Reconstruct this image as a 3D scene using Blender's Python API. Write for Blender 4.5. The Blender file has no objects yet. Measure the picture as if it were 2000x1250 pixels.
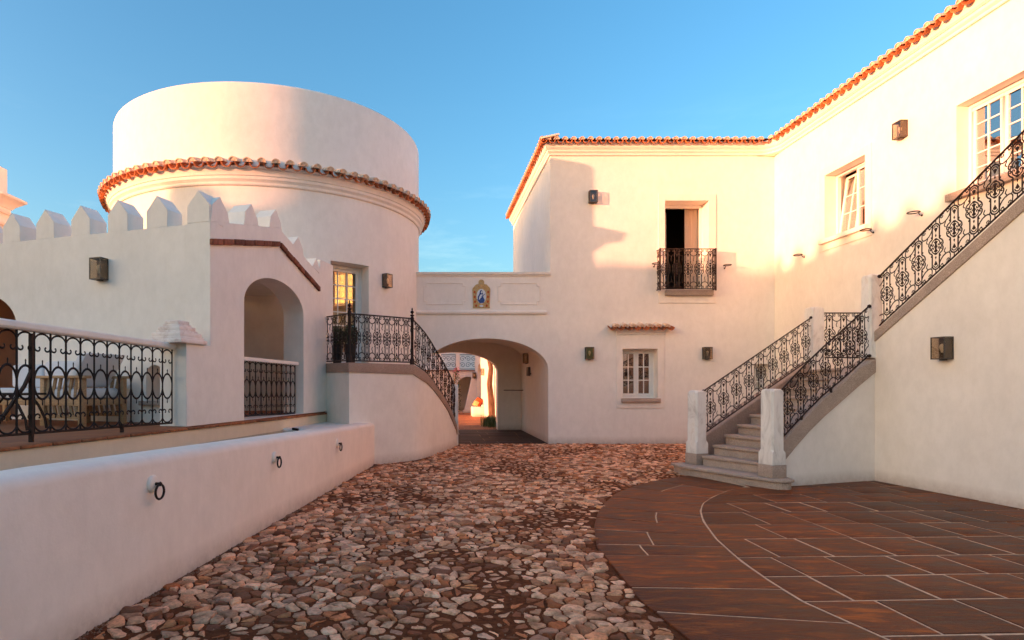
import bpy, bmesh, math, random
from mathutils import Vector, Matrix
from mathutils.geometry import tessellate_polygon
from mathutils import noise as mnoise
R = math.radians
rnd = random.Random(7)
scn = bpy.context.scene
col = scn.collection

# ------------------------------------------------------------------ camera, sky, sun, exposure
EYE, F, CX, HY = 1.5, 1180.0, 838.0, 750.0        # eye height, focal length / principal column / horizon row of the photograph
cam_d = bpy.data.cameras.new('camera'); cam = bpy.data.objects.new('camera', cam_d); col.objects.link(cam)
cam.location = (0, 0, EYE); cam.rotation_euler = (R(90), 0, 0)
cam_d.sensor_width = 36; cam_d.lens = F / 2000 * 36
cam_d.shift_x = (1000 - CX) / 2000; cam_d.shift_y = (HY - 625) / 2000
cam_d.clip_end = 2000
scn.camera = cam
SUN_EL, SUN_AZ = 4.6, 23.0                          # light travels towards +X, +Y at 23 degrees
sd = Vector((-math.cos(R(SUN_AZ)) * math.cos(R(SUN_EL)), -math.sin(R(SUN_AZ)) * math.cos(R(SUN_EL)), math.sin(R(SUN_EL))))
w = bpy.data.worlds.new('World'); scn.world = w; w.use_nodes = True
nt = w.node_tree; nt.nodes.clear()
N = nt.nodes.new; L = nt.links.new
sky = N('ShaderNodeTexSky'); sky.sky_type = 'NISHITA'; sky.sun_disc = False
sky.sun_elevation = R(SUN_EL); sky.sun_rotation = math.atan2(sd.x, sd.y)
sky.air_density = 1.0; sky.dust_density = 3.2; sky.ozone_density = 3.2
tc = N('ShaderNodeTexCoord'); mp = N('ShaderNodeMapping'); mp.inputs['Scale'].default_value = (2.0, 2.0, 9.0)
L(tc.outputs['Generated'], mp.inputs['Vector'])
cn = N('ShaderNodeTexNoise'); cn.inputs['Scale'].default_value = 2.2; cn.inputs['Detail'].default_value = 7; cn.inputs['Roughness'].default_value = .62
L(mp.outputs[0], cn.inputs['Vector'])
cr = N('ShaderNodeValToRGB'); cr.color_ramp.elements[0].position = .52; cr.color_ramp.elements[1].position = .95
L(cn.outputs[0], cr.inputs[0])
sx = N('ShaderNodeSeparateXYZ'); L(tc.outputs['Generated'], sx.inputs[0])
lowr = N('ShaderNodeMapRange'); lowr.inputs['From Min'].default_value = .42; lowr.inputs['From Max'].default_value = .1
L(sx.outputs['Z'], lowr.inputs['Value'])
cm = N('ShaderNodeMath'); cm.operation = 'MULTIPLY'; L(cr.outputs[0], cm.inputs[0]); L(lowr.outputs[0], cm.inputs[1])
mx = N('ShaderNodeMix'); mx.data_type = 'RGBA'; mx.blend_type = 'MIX'
L(cm.outputs[0], mx.inputs['Factor']); L(sky.outputs[0], mx.inputs['A'])
cl = N('ShaderNodeMix'); cl.data_type = 'RGBA'; cl.blend_type = 'MULTIPLY'; cl.inputs['Factor'].default_value = 1
L(sky.outputs[0], cl.inputs['A']); cl.inputs['B'].default_value = (2.3, 1.65, 1.3, 1)
L(cl.outputs['Result'], mx.inputs['B'])
wt = N('ShaderNodeMix'); wt.data_type = 'RGBA'; wt.blend_type = 'MULTIPLY'; wt.inputs['Factor'].default_value = 1
L(mx.outputs['Result'], wt.inputs['A']); wt.inputs['B'].default_value = (1.16, 1.01, .83, 1)
hs = N('ShaderNodeHueSaturation'); hs.inputs['Saturation'].default_value = 1.17; L(wt.outputs['Result'], hs.inputs['Color'])
bg = N('ShaderNodeBackground'); bg.inputs['Strength'].default_value = 0.15
L(hs.outputs['Color'], bg.inputs['Color'])
wo = N('ShaderNodeOutputWorld'); L(bg.outputs[0], wo.inputs[0])
sun_d = bpy.data.lights.new('sun', 'SUN'); sun = bpy.data.objects.new('sun', sun_d); col.objects.link(sun)
sun_d.energy = 2.0; sun_d.angle = R(.55); sun_d.color = (.94, .375, .20)
sun.rotation_euler = sd.to_track_quat('Z', 'Y').to_euler()
scn.view_settings.view_transform = 'Standard'; scn.view_settings.look = 'None'
scn.view_settings.gamma = 1; scn.view_settings.use_curve_mapping = False
scn.view_settings.exposure = 2.46
scn.cycles.max_bounces = 10; scn.cycles.diffuse_bounces = 8

# ------------------------------------------------------------------ materials
def mat(name):
    m = bpy.data.materials.new(name); m.use_nodes = True
    b = m.node_tree.nodes['Principled BSDF']
    return m, m.node_tree, b
def nz(t, scale, detail=4, rough=.5, obj=True, sc=(1, 1, 1), dist=0):
    c = t.nodes.new('ShaderNodeTexCoord'); p = t.nodes.new('ShaderNodeMapping'); p.inputs['Scale'].default_value = sc
    t.links.new(c.outputs['Object' if obj else 'Generated'], p.inputs['Vector'])
    n = t.nodes.new('ShaderNodeTexNoise'); n.inputs['Scale'].default_value = scale; n.inputs['Detail'].default_value = detail
    n.inputs['Roughness'].default_value = rough; n.inputs['Distortion'].default_value = dist
    t.links.new(p.outputs[0], n.inputs['Vector']); return n
def ramp(t, src, stops):
    r = t.nodes.new('ShaderNodeValToRGB'); e = r.color_ramp.elements
    while len(e) < len(stops): e.new(.5)
    for i, (p, c) in enumerate(stops):
        e[i].position = p; e[i].color = (c[0], c[1], c[2], 1)
    t.links.new(src, r.inputs[0]); return r
def bump(t, b, src, strength=.3, dist=.01, bev=0):
    u = t.nodes.new('ShaderNodeBump'); u.inputs['Strength'].default_value = strength; u.inputs['Distance'].default_value = dist
    t.links.new(src, u.inputs['Height'])
    if bev:
        v = t.nodes.new('ShaderNodeBevel'); v.samples = 4; v.inputs['Radius'].default_value = bev
        t.links.new(v.outputs[0], u.inputs['Normal'])
    t.links.new(u.outputs[0], b.inputs['Normal'])
def mixc(t, fac, a, c, mode='MIX', f=None):
    m = t.nodes.new('ShaderNodeMix'); m.data_type = 'RGBA'; m.blend_type = mode
    if fac is not None: t.links.new(fac, m.inputs['Factor'])
    if f is not None: m.inputs['Factor'].default_value = f
    for s, v in (('A', a), ('B', c)):
        if isinstance(v, tuple): m.inputs[s].default_value = (v[0], v[1], v[2], 1)
        else: t.links.new(v, m.inputs[s])
    return m.outputs['Result']
def plaster(name, base, dirt=.5):
    m, t, b = mat(name)
    n1 = nz(t, .8, 5, .6); n2 = nz(t, 55, 3, .6); n3 = nz(t, 2.2, 6, .65, sc=(1, 1, .22), dist=.4)
    lo = tuple(c * .93 for c in base); hi = tuple(min(1, c * 1.04) for c in base)
    r = ramp(t, n1.outputs[0], [(.3, lo), (.7, hi)])
    r3 = ramp(t, n3.outputs[0], [(.60, (0, 0, 0)), (.85, (1, 1, 1))])
    mm = t.nodes.new('ShaderNodeMath'); mm.operation = 'MULTIPLY'; mm.inputs[1].default_value = .22 * dirt
    t.links.new(r3.outputs[0], mm.inputs[0])
    c = mixc(t, mm.outputs[0], r.outputs[0], (base[0] * .72, base[1] * .66, base[2] * .60))
    n5 = nz(t, 7, 5, .7, sc=(1, 1, .6)); r5 = ramp(t, n5.outputs[0], [(.35, (.955, .95, .94)), (.65, (1.02, 1.02, 1.02))])
    c = mixc(t, None, c, r5.outputs[0], 'MULTIPLY', 1)
    ge = t.nodes.new('ShaderNodeNewGeometry'); sp = t.nodes.new('ShaderNodeSeparateXYZ'); t.links.new(ge.outputs['Position'], sp.inputs[0])
    mr = t.nodes.new('ShaderNodeMapRange'); mr.inputs['From Min'].default_value = .20; mr.inputs['From Max'].default_value = .0; t.links.new(sp.outputs['Z'], mr.inputs['Value'])
    n6 = nz(t, 9, 6, .75); m6 = t.nodes.new('ShaderNodeMath'); m6.operation = 'MULTIPLY'; t.links.new(n6.outputs[0], m6.inputs[0]); t.links.new(mr.outputs[0], m6.inputs[1])
    c = mixc(t, m6.outputs[0], c, (.36, .22, .14))
    t.links.new(c, b.inputs['Base Color']); b.inputs['Roughness'].default_value = .85
    ad = t.nodes.new('ShaderNodeMath'); ad.operation = 'MULTIPLY_ADD'; ad.inputs[1].default_value = .25
    t.links.new(n2.outputs[0], ad.inputs[0])
    nb = nz(t, 5, 4, .5); t.links.new(nb.outputs[0], ad.inputs[2])
    bump(t, b, ad.outputs[0], .34, .013, .010)
    return m
def simple(name, c, rough=.6, metal=0, var=.12, scale=20, bs=.2, sc=(1, 1, 1), rndv=0):
    m, t, b = mat(name)
    n = nz(t, scale, 4, .6, sc=sc)
    r = ramp(t, n.outputs[0], [(.3, tuple(x * (1 - var) for x in c)), (.7, tuple(min(1, x * (1 + var)) for x in c))])
    o = r.outputs[0]
    if rndv:
        oi = t.nodes.new('ShaderNodeObjectInfo')
        rr = ramp(t, oi.outputs['Random'], [(0, (1 - rndv,) * 3), (1, (1 + rndv * .3,) * 3)])
        o = mixc(t, None, o, rr.outputs[0], 'MULTIPLY', 1)
    t.links.new(o, b.inputs['Base Color']); b.inputs['Roughness'].default_value = rough; b.inputs['Metallic'].default_value = metal
    if bs: bump(t, b, n.outputs[0], bs, .005)
    return m
M = {}
M['white'] = plaster('white_plaster', (.90, .82, .73))
M['white2'] = plaster('white_plaster_court', (.86, .79, .71))
M['pink'] = plaster('trough_plaster', (.95, .79, .67), .8)
M['cream'] = plaster('cream_plaster', (.82, .66, .47), 1.2)
M['trim'] = plaster('trim_plaster', (.90, .80, .70), .2)
M['paint'] = simple('white_paint', (.83, .80, .74), .35, var=.03, bs=0)
M['iron'] = simple('wrought_iron', (.026, .012, .008), .55, .1, .5, 40, .15)
M['iron'].node_tree.nodes['Principled BSDF'].inputs['Specular IOR Level'].default_value = .3
M['lampmetal'] = simple('dark_bronze', (.075, .060, .048), .5, .15, .25, 30, .1)
M['wood'] = simple('teak_wood', (.42, .24, .12), .6, 0, .3, 9, .25, sc=(1, 9, 9))
M['fabric'] = simple('white_fabric', (.72, .68, .68), .95, 0, .05, 90, .3)
M['orange_cloth'] = simple('orange_fabric', (.42, .07, .015), .95, 0, .1, 60, .3)
M['brown_cloth'] = simple('brown_fabric', (.07, .025, .015), .95, 0, .1, 60, .3)
M['tan_cloth'] = simple('tan_fabric', (.62, .36, .14), .95, 0, .1, 60, .3)
M['curtain'] = simple('curtain_cloth', (.80, .66, .52), .95, 0, .12, 14, .2, sc=(6, 6, .2))
M['earth'] = simple('brown_earth', (.135, .040, .015), .97, 0, .45, 22, .8)
M['earth'].node_tree.nodes['Principled BSDF'].inputs['Specular IOR Level'].default_value = .1
M['mortar'] = simple('mortar', (.64, .42, .26), .95, 0, .25, 30, .5)
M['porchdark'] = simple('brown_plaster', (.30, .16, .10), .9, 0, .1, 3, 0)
M['interior'] = simple('interior_wall', (.10, .065, .05), .9, 0, .1, 3, 0)  # dark base colour stands in for the gloom of the rooms
M['brick'] = simple('old_brick', (.24, .072, .035), .9, 0, .4, 18, .6, rndv=.4)
M['pan'] = simple('terracotta_pan_tile', (.52, .150, .045), .85, 0, .4, 14, .5, rndv=.5)
M['pot'] = simple('black_pot', (.02, .016, .014), .4, 0, .1, 10, 0)
M['bark'] = simple('bark', (.16, .085, .05), .95, 0, .5, 12, .9, sc=(1, 1, .3))
M['dgray'] = simple('grey_box', (.13, .10, .085), .6, 0, .1, 10, 0)
M['bulb'] = simple('bulb_glass', (.8, .74, .62), .3, 0, .02, 10, 0)
def m_cover():
    m, t, b = mat('lime_washed_tile')
    n = nz(t, 16, 6, .7)
    r = ramp(t, n.outputs[0], [(.32, (.50, .17, .07)), (.46, (.72, .50, .34)), (.68, (.86, .74, .60))])
    t.links.new(r.outputs[0], b.inputs['Base Color']); b.inputs['Roughness'].default_value = .9
    bump(t, b, n.outputs[0], .5, .006); return m
M['cover'] = m_cover()
def m_granite(name, a, c):
    m, t, b = mat(name)
    n = nz(t, 110, 2, .8); n2 = nz(t, 3, 5, .6)
    r = ramp(t, n.outputs[0], [(.36, a), (.5, tuple((x + y) / 2 for x, y in zip(a, c))), (.62, c)])
    r2 = ramp(t, n2.outputs[0], [(.3, (.82, .8, .78)), (.7, (1.08, 1.04, 1.0))])
    t.links.new(mixc(t, None, r.outputs[0], r2.outputs[0], 'MULTIPLY', 1), b.inputs['Base Color'])
    b.inputs['Roughness'].default_value = .75; bump(t, b, n.outputs[0], .25, .003, .008); return m
M['granite'] = m_granite('granite', (.27, .20, .16), (.58, .46, .38))
M['granite2'] = m_granite('brown_granite', (.24, .15, .11), (.44, .32, .25))
def m_marble():
    m, t, b = mat('weathered_marble')
    n = nz(t, 2.5, 8, .65, dist=2.2, sc=(1.6, 1.6, .5)); n2 = nz(t, 24, 5, .7)
    r = ramp(t, n.outputs[0], [(.34, (.62, .55, .48)), (.47, (.80, .74, .66)), (.56, (.86, .80, .72)), (.7, (.74, .64, .53))])
    t.links.new(r.outputs[0], b.inputs['Base Color']); b.inputs['Roughness'].default_value = .6
    bump(t, b, n2.outputs[0], .2, .004, .008); return m
M['marble'] = m_marble()
def m_pinkstone():
    m, t, b = mat('pink_stone')
    n = nz(t, 6, 7, .7, dist=.8)
    r = ramp(t, n.outputs[0], [(.3, (.62, .44, .36)), (.5, (.85, .72, .64)), (.75, (.90, .80, .72))])
    t.links.new(r.outputs[0], b.inputs['Base Color']); b.inputs['Roughness'].default_value = .75
    bump(t, b, n.outputs[0], .6, .015, .012); return m
M['pinkstone'] = m_pinkstone()
def m_cobble():
    m, t, b = mat('cobble_stone')
    at = t.nodes.new('ShaderNodeAttribute'); at.attribute_name = 'tint'
    n = nz(t, 38, 6, .7); n2 = nz(t, 7, 4, .6)
    r = ramp(t, n.outputs[0], [(.3, (.62, .56, .52)), (.55, (1, 1, 1)), (.75, (1.25, 1.2, 1.15))])
    c = mixc(t, None, at.outputs['Color'], r.outputs[0], 'MULTIPLY', 1)
    r2 = ramp(t, n2.outputs[0], [(.48, (0, 0, 0)), (.66, (.75, .75, .75))])
    c = mixc(t, r2.outputs[0], c, (.24, .095, .045))
    t.links.new(c, b.inputs['Base Color']); b.inputs['Roughness'].default_value = .8; b.inputs['Specular IOR Level'].default_value = .2
    bump(t, b, n.outputs[0], .9, .012); return m
M['cobble'] = m_cobble()
M['cobble2'] = simple('grit_stone', (.24, .12, .07), .95, 0, .5, 60, .3)
def m_slate(name, lo, mid, hi, rough=.42):
    m, t, b = mat(name)
    oi = t.nodes.new('ShaderNodeObjectInfo')
    c0 = t.nodes.new('ShaderNodeTexCoord'); mp0 = t.nodes.new('ShaderNodeMapping'); mp0.inputs['Scale'].default_value = (1.1, 4.5, 3)
    ad = t.nodes.new('ShaderNodeVectorMath'); ad.operation = 'ADD'
    t.links.new(c0.outputs['Object'], mp0.inputs['Vector'])
    sc_ = t.nodes.new('ShaderNodeVectorMath'); sc_.operation = 'SCALE'; sc_.inputs['Scale'].default_value = 37
    t.links.new(oi.outputs['Random'], sc_.inputs[0]); t.links.new(mp0.outputs[0], ad.inputs[0]); t.links.new(sc_.outputs[0], ad.inputs[1])
    n = t.nodes.new('ShaderNodeTexNoise'); n.inputs['Scale'].default_value = 2.4; n.inputs['Detail'].default_value = 10; n.inputs['Roughness'].default_value = .72; n.inputs['Distortion'].default_value = .5
    t.links.new(ad.outputs[0], n.inputs['Vector'])
    r = ramp(t, n.outputs[0], [(.30, lo), (.5, mid), (.70, hi)])
    rr = ramp(t, oi.outputs['Random'], [(0, (.68, .66, .66)), (.5, (.95, .95, .95)), (1, (1.3, 1.15, .95))])
    t.links.new(mixc(t, None, r.outputs[0], rr.outputs[0], 'MULTIPLY', 1), b.inputs['Base Color'])
    b.inputs['Specular IOR Level'].default_value = .16
    rf = ramp(t, n.outputs[0], [(.3, (rough - .1,) * 3), (.7, (rough + .2,) * 3)]); t.links.new(rf.outputs[0], b.inputs['Roughness'])
    bump(t, b, n.outputs[0], .6, .02, .006); return m
M['slate'] = m_slate('rust_slate', (.036, .008, .003), (.125, .029, .008), (.40, .115, .026), .42)
M['gslate'] = m_slate('grey_slate', (.045, .028, .022), (.075, .045, .034), (.12, .07, .048), .6)
M['quarry'] = m_slate('quarry_tile', (.20, .065, .03), (.32, .12, .055), (.45, .20, .10), .6)
def m_glass(name, fac, tint=(.9, .9, .9), gl=(.95, .95, .95)):
    m = bpy.data.materials.new(name); m.use_nodes = True; t = m.node_tree; t.nodes.clear()
    g = t.nodes.new('ShaderNodeBsdfGlossy'); g.inputs['Roughness'].default_value = .01; g.inputs['Color'].default_value = (*gl, 1)
    tr = t.nodes.new('ShaderNodeBsdfTransparent'); tr.inputs['Color'].default_value = (*tint, 1)
    x = t.nodes.new('ShaderNodeMixShader'); x.inputs[0].default_value = fac
    o = t.nodes.new('ShaderNodeOutputMaterial')
    t.links.new(tr.outputs[0], x.inputs[1]); t.links.new(g.outputs[0], x.inputs[2]); t.links.new(x.outputs[0], o.inputs[0]); return m
M['glass'] = m_glass('window_glass', .42, (.8, .8, .8))
M['doorglass'] = m_glass('door_glass', .18, (.85, .8, .75), (.60, .50, .38))
M['lampglass'] = m_glass('lamp_glass', .06, (.86, .80, .72))
def m_water():
    m, t, b = mat('trough_water')
    b.inputs['Base Color'].default_value = (.05, .035, .03, 1); b.inputs['Roughness'].default_value = .05; b.inputs['Transmission Weight'].default_value = .3
    n = nz(t, 6, 3, .5); bump(t, b, n.outputs[0], .25, .02); return m
M['water'] = m_water()
def m_leaf(name, lo, hi):
    m, t, b = mat(name)
    n = nz(t, 9, 3, .6); r = ramp(t, n.outputs[0], [(.3, lo), (.7, hi)])
    t.links.new(r.outputs[0], b.inputs['Base Color']); b.inputs['Roughness'].default_value = .6
    return m
M['leaf'] = m_leaf('leaves', (.018, .030, .010), (.05, .075, .022))
M['grassleaf'] = m_leaf('grass_blades', (.03, .055, .015), (.09, .13, .04))
M['flower'] = m_leaf('pink_flowers', (.45, .05, .16), (.6, .12, .25))
M['bluepaint'] = simple('blue_glaze', (.025, .05, .22), .25, 0, .5, 30, 0)
M['palepaint'] = simple('pale_glaze', (.62, .64, .68), .25, 0, .1, 30, 0)
def m_azulejo():
    m, t, b = mat('painted_tile_border')
    n = nz(t, 26, 5, .7, dist=1.5)
    r = ramp(t, n.outputs[0], [(.30, (.10, .06, .04)), (.42, (.42, .17, .05)), (.52, (.62, .40, .12)), (.60, (.30, .24, .14)), (.70, (.60, .33, .28)), (.8, (.65, .55, .4))])
    t.links.new(r.outputs[0], b.inputs['Base Color']); b.inputs['Roughness'].default_value = .3; return m
M['azulejo'] = m_azulejo()

# ------------------------------------------------------------------ builders
def worldloc(o):
    v = Vector((0, 0, 0))
    while o: v += o.location; o = o.parent
    return v
class MB:
    def __init__(s): s.v = []; s.f = []; s.c = None
    def add(s, vs, fs):
        k = len(s.v); s.v += [Vector(p) for p in vs]; s.f += [tuple(i + k for i in f) for f in fs]
    def box(s, a, b):
        x0, y0, z0 = a; x1, y1, z1 = b
        s.add([(x0, y0, z0), (x1, y0, z0), (x1, y1, z0), (x0, y1, z0), (x0, y0, z1), (x1, y0, z1), (x1, y1, z1), (x0, y1, z1)],
              [(0, 3, 2, 1), (4, 5, 6, 7), (0, 1, 5, 4), (1, 2, 6, 5), (2, 3, 7, 6), (3, 0, 4, 7)])
    def obox(s, O, u, n, du, dn, dz):       # oriented box: ranges along u, n (horizontal unit vectors) and z from O
        O = Vector(tuple(O) + (0,) * (3 - len(O))); u = Vector((u[0], u[1], 0)); n = Vector((n[0], n[1], 0)); P = []
        for z in dz:
            for (a, b) in ((du[0], dn[0]), (du[1], dn[0]), (du[1], dn[1]), (du[0], dn[1])):
                P.append(O + u * a + n * b + Vector((0, 0, z)))
        s.add(P, [(0, 3, 2, 1), (4, 5, 6, 7), (0, 1, 5, 4), (1, 2, 6, 5), (2, 3, 7, 6), (3, 0, 4, 7)])
    def prism(s, outer, holes, O, u, n, t):  # outline in (u, z), extruded by t along n
        O = Vector(tuple(O) + (0,) * (3 - len(O))); u = Vector((u[0], u[1], 0)); n = Vector((n[0], n[1], 0))
        loops = [outer] + list(holes)
        tri = tessellate_polygon([[Vector((p[0], p[1], 0)) for p in lp] for lp in loops])
        flat = [p for lp in loops for p in lp]
        A = [O + u * p[0] + Vector((0, 0, p[1])) for p in flat]; B = [p + n * t for p in A]; m = len(flat)
        fs = [tuple(x) for x in tri] + [tuple(i + m for i in reversed(x)) for x in tri]
        k = 0
        for lp in loops:
            q = len(lp)
            for i in range(q): j = (i + 1) % q; fs.append((k + i, k + j, k + j + m, k + i + m))
            k += q
        s.add(A + B, fs)
    def slab(s, poly, z0, z1):
        m = len(poly)
        tri = tessellate_polygon([[Vector((p[0], p[1], 0)) for p in poly]])
        A = [Vector((p[0], p[1], z0)) for p in poly]; B = [Vector((p[0], p[1], z1)) for p in poly]
        s.add(A + B, [tuple(x) for x in tri] + [tuple(i + m for i in x) for x in tri] + [(i, (i + 1) % m, (i + 1) % m + m, i + m) for i in range(m)])
    def ribbon(s, path, zlo, zhi, t, closed=False):   # vertical wall along a plan path (its right side is the face), thickness t to the left
        m = len(path); nr = []
        for i in range(m):
            a = Vector(path[max(0, i - 1)][:2]); b = Vector(path[min(m - 1, i + 1)][:2]); d = (b - a).normalized(); nr.append(Vector((-d.y, d.x)))
        P = []
        for i in range(m):
            p = Vector(path[i][:2]); q = p + nr[i] * t
            P += [Vector((p.x, p.y, zlo[i])), Vector((p.x, p.y, zhi[i])), Vector((q.x, q.y, zhi[i])), Vector((q.x, q.y, zlo[i]))]
        fs = []
        for i in range(m - 1):
            a = 4 * i; b = a + 4
            for j in range(4): fs.append((a + j, b + j, b + (j + 1) % 4, a + (j + 1) % 4))
        fs += [(0, 1, 2, 3), (4 * m - 1, 4 * m - 2, 4 * m - 3, 4 * m - 4)]
        s.add(P, fs)
    def tube(s, pts, r, k=6, cap=True, r1=None):
        pts = [Vector(p) for p in pts]; m = len(pts)
        if m < 2: return
        P = []; ref = None
        for i in range(m):
            t = (pts[min(m - 1, i + 1)] - pts[max(0, i - 1)])
            t = t.normalized() if t.length > 1e-9 else Vector((0, 0, 1))
            if ref is None: ref = Vector((0, 0, 1)) if abs(t.z) < .9 else Vector((1, 0, 0))
            a = t.cross(ref)
            if a.length < 1e-4: a = t.cross(Vector((0, 1, 0)))
            a.normalize(); b = t.cross(a).normalized(); ref = b.cross(t) if False else -t.cross(t.cross(ref)).normalized() if t.cross(ref).length > 1e-4 else ref
            rr = r if r1 is None else r + (r1 - r) * i / (m - 1)
            for j in range(k):
                an = 2 * math.pi * (j + .5) / k; P.append(pts[i] + a * math.cos(an) * rr + b * math.sin(an) * rr)
        fs = [(i * k + j, i * k + (j + 1) % k, (i + 1) * k + (j + 1) % k, (i + 1) * k + j) for i in range(m - 1) for j in range(k)]
        if cap: fs += [tuple(range(k - 1, -1, -1)), tuple(range((m - 1) * k, m * k))]
        s.add(P, fs)
    def lathe(s, prof, O=(0, 0, 0), k=12, axis=None):   # prof of (r, z)
        O = Vector(O); P = []; q = len(prof)
        rot = Vector((0, 0, 1)).rotation_difference(Vector(axis)).to_matrix() if axis else Matrix.Identity(3)
        for (r, z) in prof:
            for j in range(k): a = 2 * math.pi * j / k; P.append(O + rot @ Vector((r * math.cos(a), r * math.sin(a), z)))
        fs = [(i * k + j, i * k + (j + 1) % k, (i + 1) * k + (j + 1) % k, (i + 1) * k + j) for i in range(q - 1) for j in range(k)]
        fs += [tuple(range(k - 1, -1, -1)), tuple(range((q - 1) * k, q * k))]
        s.add(P, fs)
    def build(s, name, m, parent=None, world=True, smooth=35, bevel=0, **tags):
        me = bpy.data.meshes.new(name); off = worldloc(parent) if (parent and world) else Vector((0, 0, 0))
        me.from_pydata([v - off for v in s.v], [], s.f); me.validate()
        if bevel or True:
            bm = bmesh.new(); bm.from_mesh(me)
            bmesh.ops.recalc_face_normals(bm, faces=bm.faces)
            if bevel:
                bmesh.ops.remove_doubles(bm, verts=bm.verts, dist=1e-5)
                ed = [e for e in bm.edges if len(e.link_faces) == 2 and e.calc_face_angle(0) > .5]
                bmesh.ops.bevel(bm, geom=ed, offset=bevel, segments=2, profile=.5, affect='EDGES', clamp_overlap=True)
            bm.to_mesh(me); bm.free()
        if smooth:
            me.polygons.foreach_set('use_smooth', [True] * len(me.polygons)); me.set_sharp_from_angle(angle=R(smooth))
        me.materials.append(M[m] if isinstance(m, str) else m)
        o = bpy.data.objects.new(name, me); col.objects.link(o)
        if parent: o.parent = parent
        for k_, v_ in tags.items(): o[k_] = v_
        return o
def thing(name, label, cat, loc=(0, 0, 0), group=None, rz=0):
    o = bpy.data.objects.new(name, None); col.objects.link(o); o.location = loc; o.rotation_euler = (0, 0, rz)
    o['label'] = label; o['category'] = cat
    if group: o['group'] = group
    return o
def copy_tree(o, parent=None):
    c = o.copy(); col.objects.link(c); c.parent = parent
    for ch in list(o.children): copy_tree(ch, c)
    return c
def zat(y, D): return EYE + (HY - y) * D / F
def kx(x): return (x - CX) / F
def arc(cx, cy, rx, ry, a0, a1, n):
    return [(cx + rx * math.cos(R(a0 + (a1 - a0) * i / n)), cy + ry * math.sin(R(a0 + (a1 - a0) * i / n))) for i in range(n + 1)]
def spiral(cx, cy, r0, r1, a0, a1, n):
    return [(cx + (r0 + (r1 - r0) * i / n) * math.cos(R(a0 + (a1 - a0) * i / n)), cy + (r0 + (r1 - r0) * i / n) * math.sin(R(a0 + (a1 - a0) * i / n))) for i in range(n + 1)]

# ------------------------------------------------------------------ ironwork
class Path:
    def __init__(s, pts):         # pts: (x, y, z_bottom, z_top)
        s.p = [tuple(p) for p in pts]; s.d = [0]
        for a, b in zip(s.p, s.p[1:]): s.d.append(s.d[-1] + math.hypot(b[0] - a[0], b[1] - a[1]))
        s.L = s.d[-1]
    def at(s, u):
        u = max(-.02, min(s.L + .02, u)); i = 0
        while i < len(s.p) - 2 and u > s.d[i + 1]: i += 1
        t = (u - s.d[i]) / (s.d[i + 1] - s.d[i]); a, b = s.p[i], s.p[i + 1]
        return [a[j] + (b[j] - a[j]) * t for j in range(4)], Vector((b[0] - a[0], b[1] - a[1], 0)).normalized()
    def pt(s, u, v):
        q, d = s.at(u); return Vector((q[0], q[1], q[2] + (q[3] - q[2]) * v))
def upt(P, u0, a, v, sh=True):
    p = P.pt(u0 + a, v)
    if not sh: p.z = P.pt(u0, v).z
    return p
def iron_line(mb, P, u0, pts, r, sh=True):      # pts in (u offset, v fraction); sh: follow the slope of the rail
    W = [upt(P, u0, a, b, sh) for a, b in pts]; _, d = P.at(u0); n = Vector((-d.y, d.x, 0)); m = len(W); V = []
    for i in range(m):
        t = (W[min(m - 1, i + 1)] - W[max(0, i - 1)])
        t = t.normalized() if t.length > 1e-9 else Vector((0, 0, 1))
        b = t.cross(n)
        if b.length < 1e-5: b = Vector((0, 0, 1))
        b.normalize(); V += [W[i] + n * r * .8, W[i] + b * r, W[i] - n * r * .8, W[i] - b * r]
    fs = [(i * 4 + j, i * 4 + (j + 1) % 4, i * 4 + 4 + (j + 1) % 4, i * 4 + 4 + j) for i in range(m - 1) for j in range(4)]
    fs += [(3, 2, 1, 0), (4 * m - 4, 4 * m - 3, 4 * m - 2, 4 * m - 1)]
    mb.add(V, fs)
def iron_leaf(mb, P, u0, cu, cv, w, h, up=0):
    _, d = P.at(u0); n = Vector((-d.y, d.x, 0)) * .009; c = P.pt(u0 + cu, cv)
    pts = [P.pt(u0 + cu, cv - h), P.pt(u0 + cu + w, cv + up * h * .5), P.pt(u0 + cu, cv + h), P.pt(u0 + cu - w, cv + up * h * .5)]
    mb.add(pts + [c + n, c - n], [(0, 1, 4), (1, 2, 4), (2, 3, 4), (3, 0, 4), (1, 0, 5), (2, 1, 5), (3, 2, 5), (0, 3, 5)])
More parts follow.
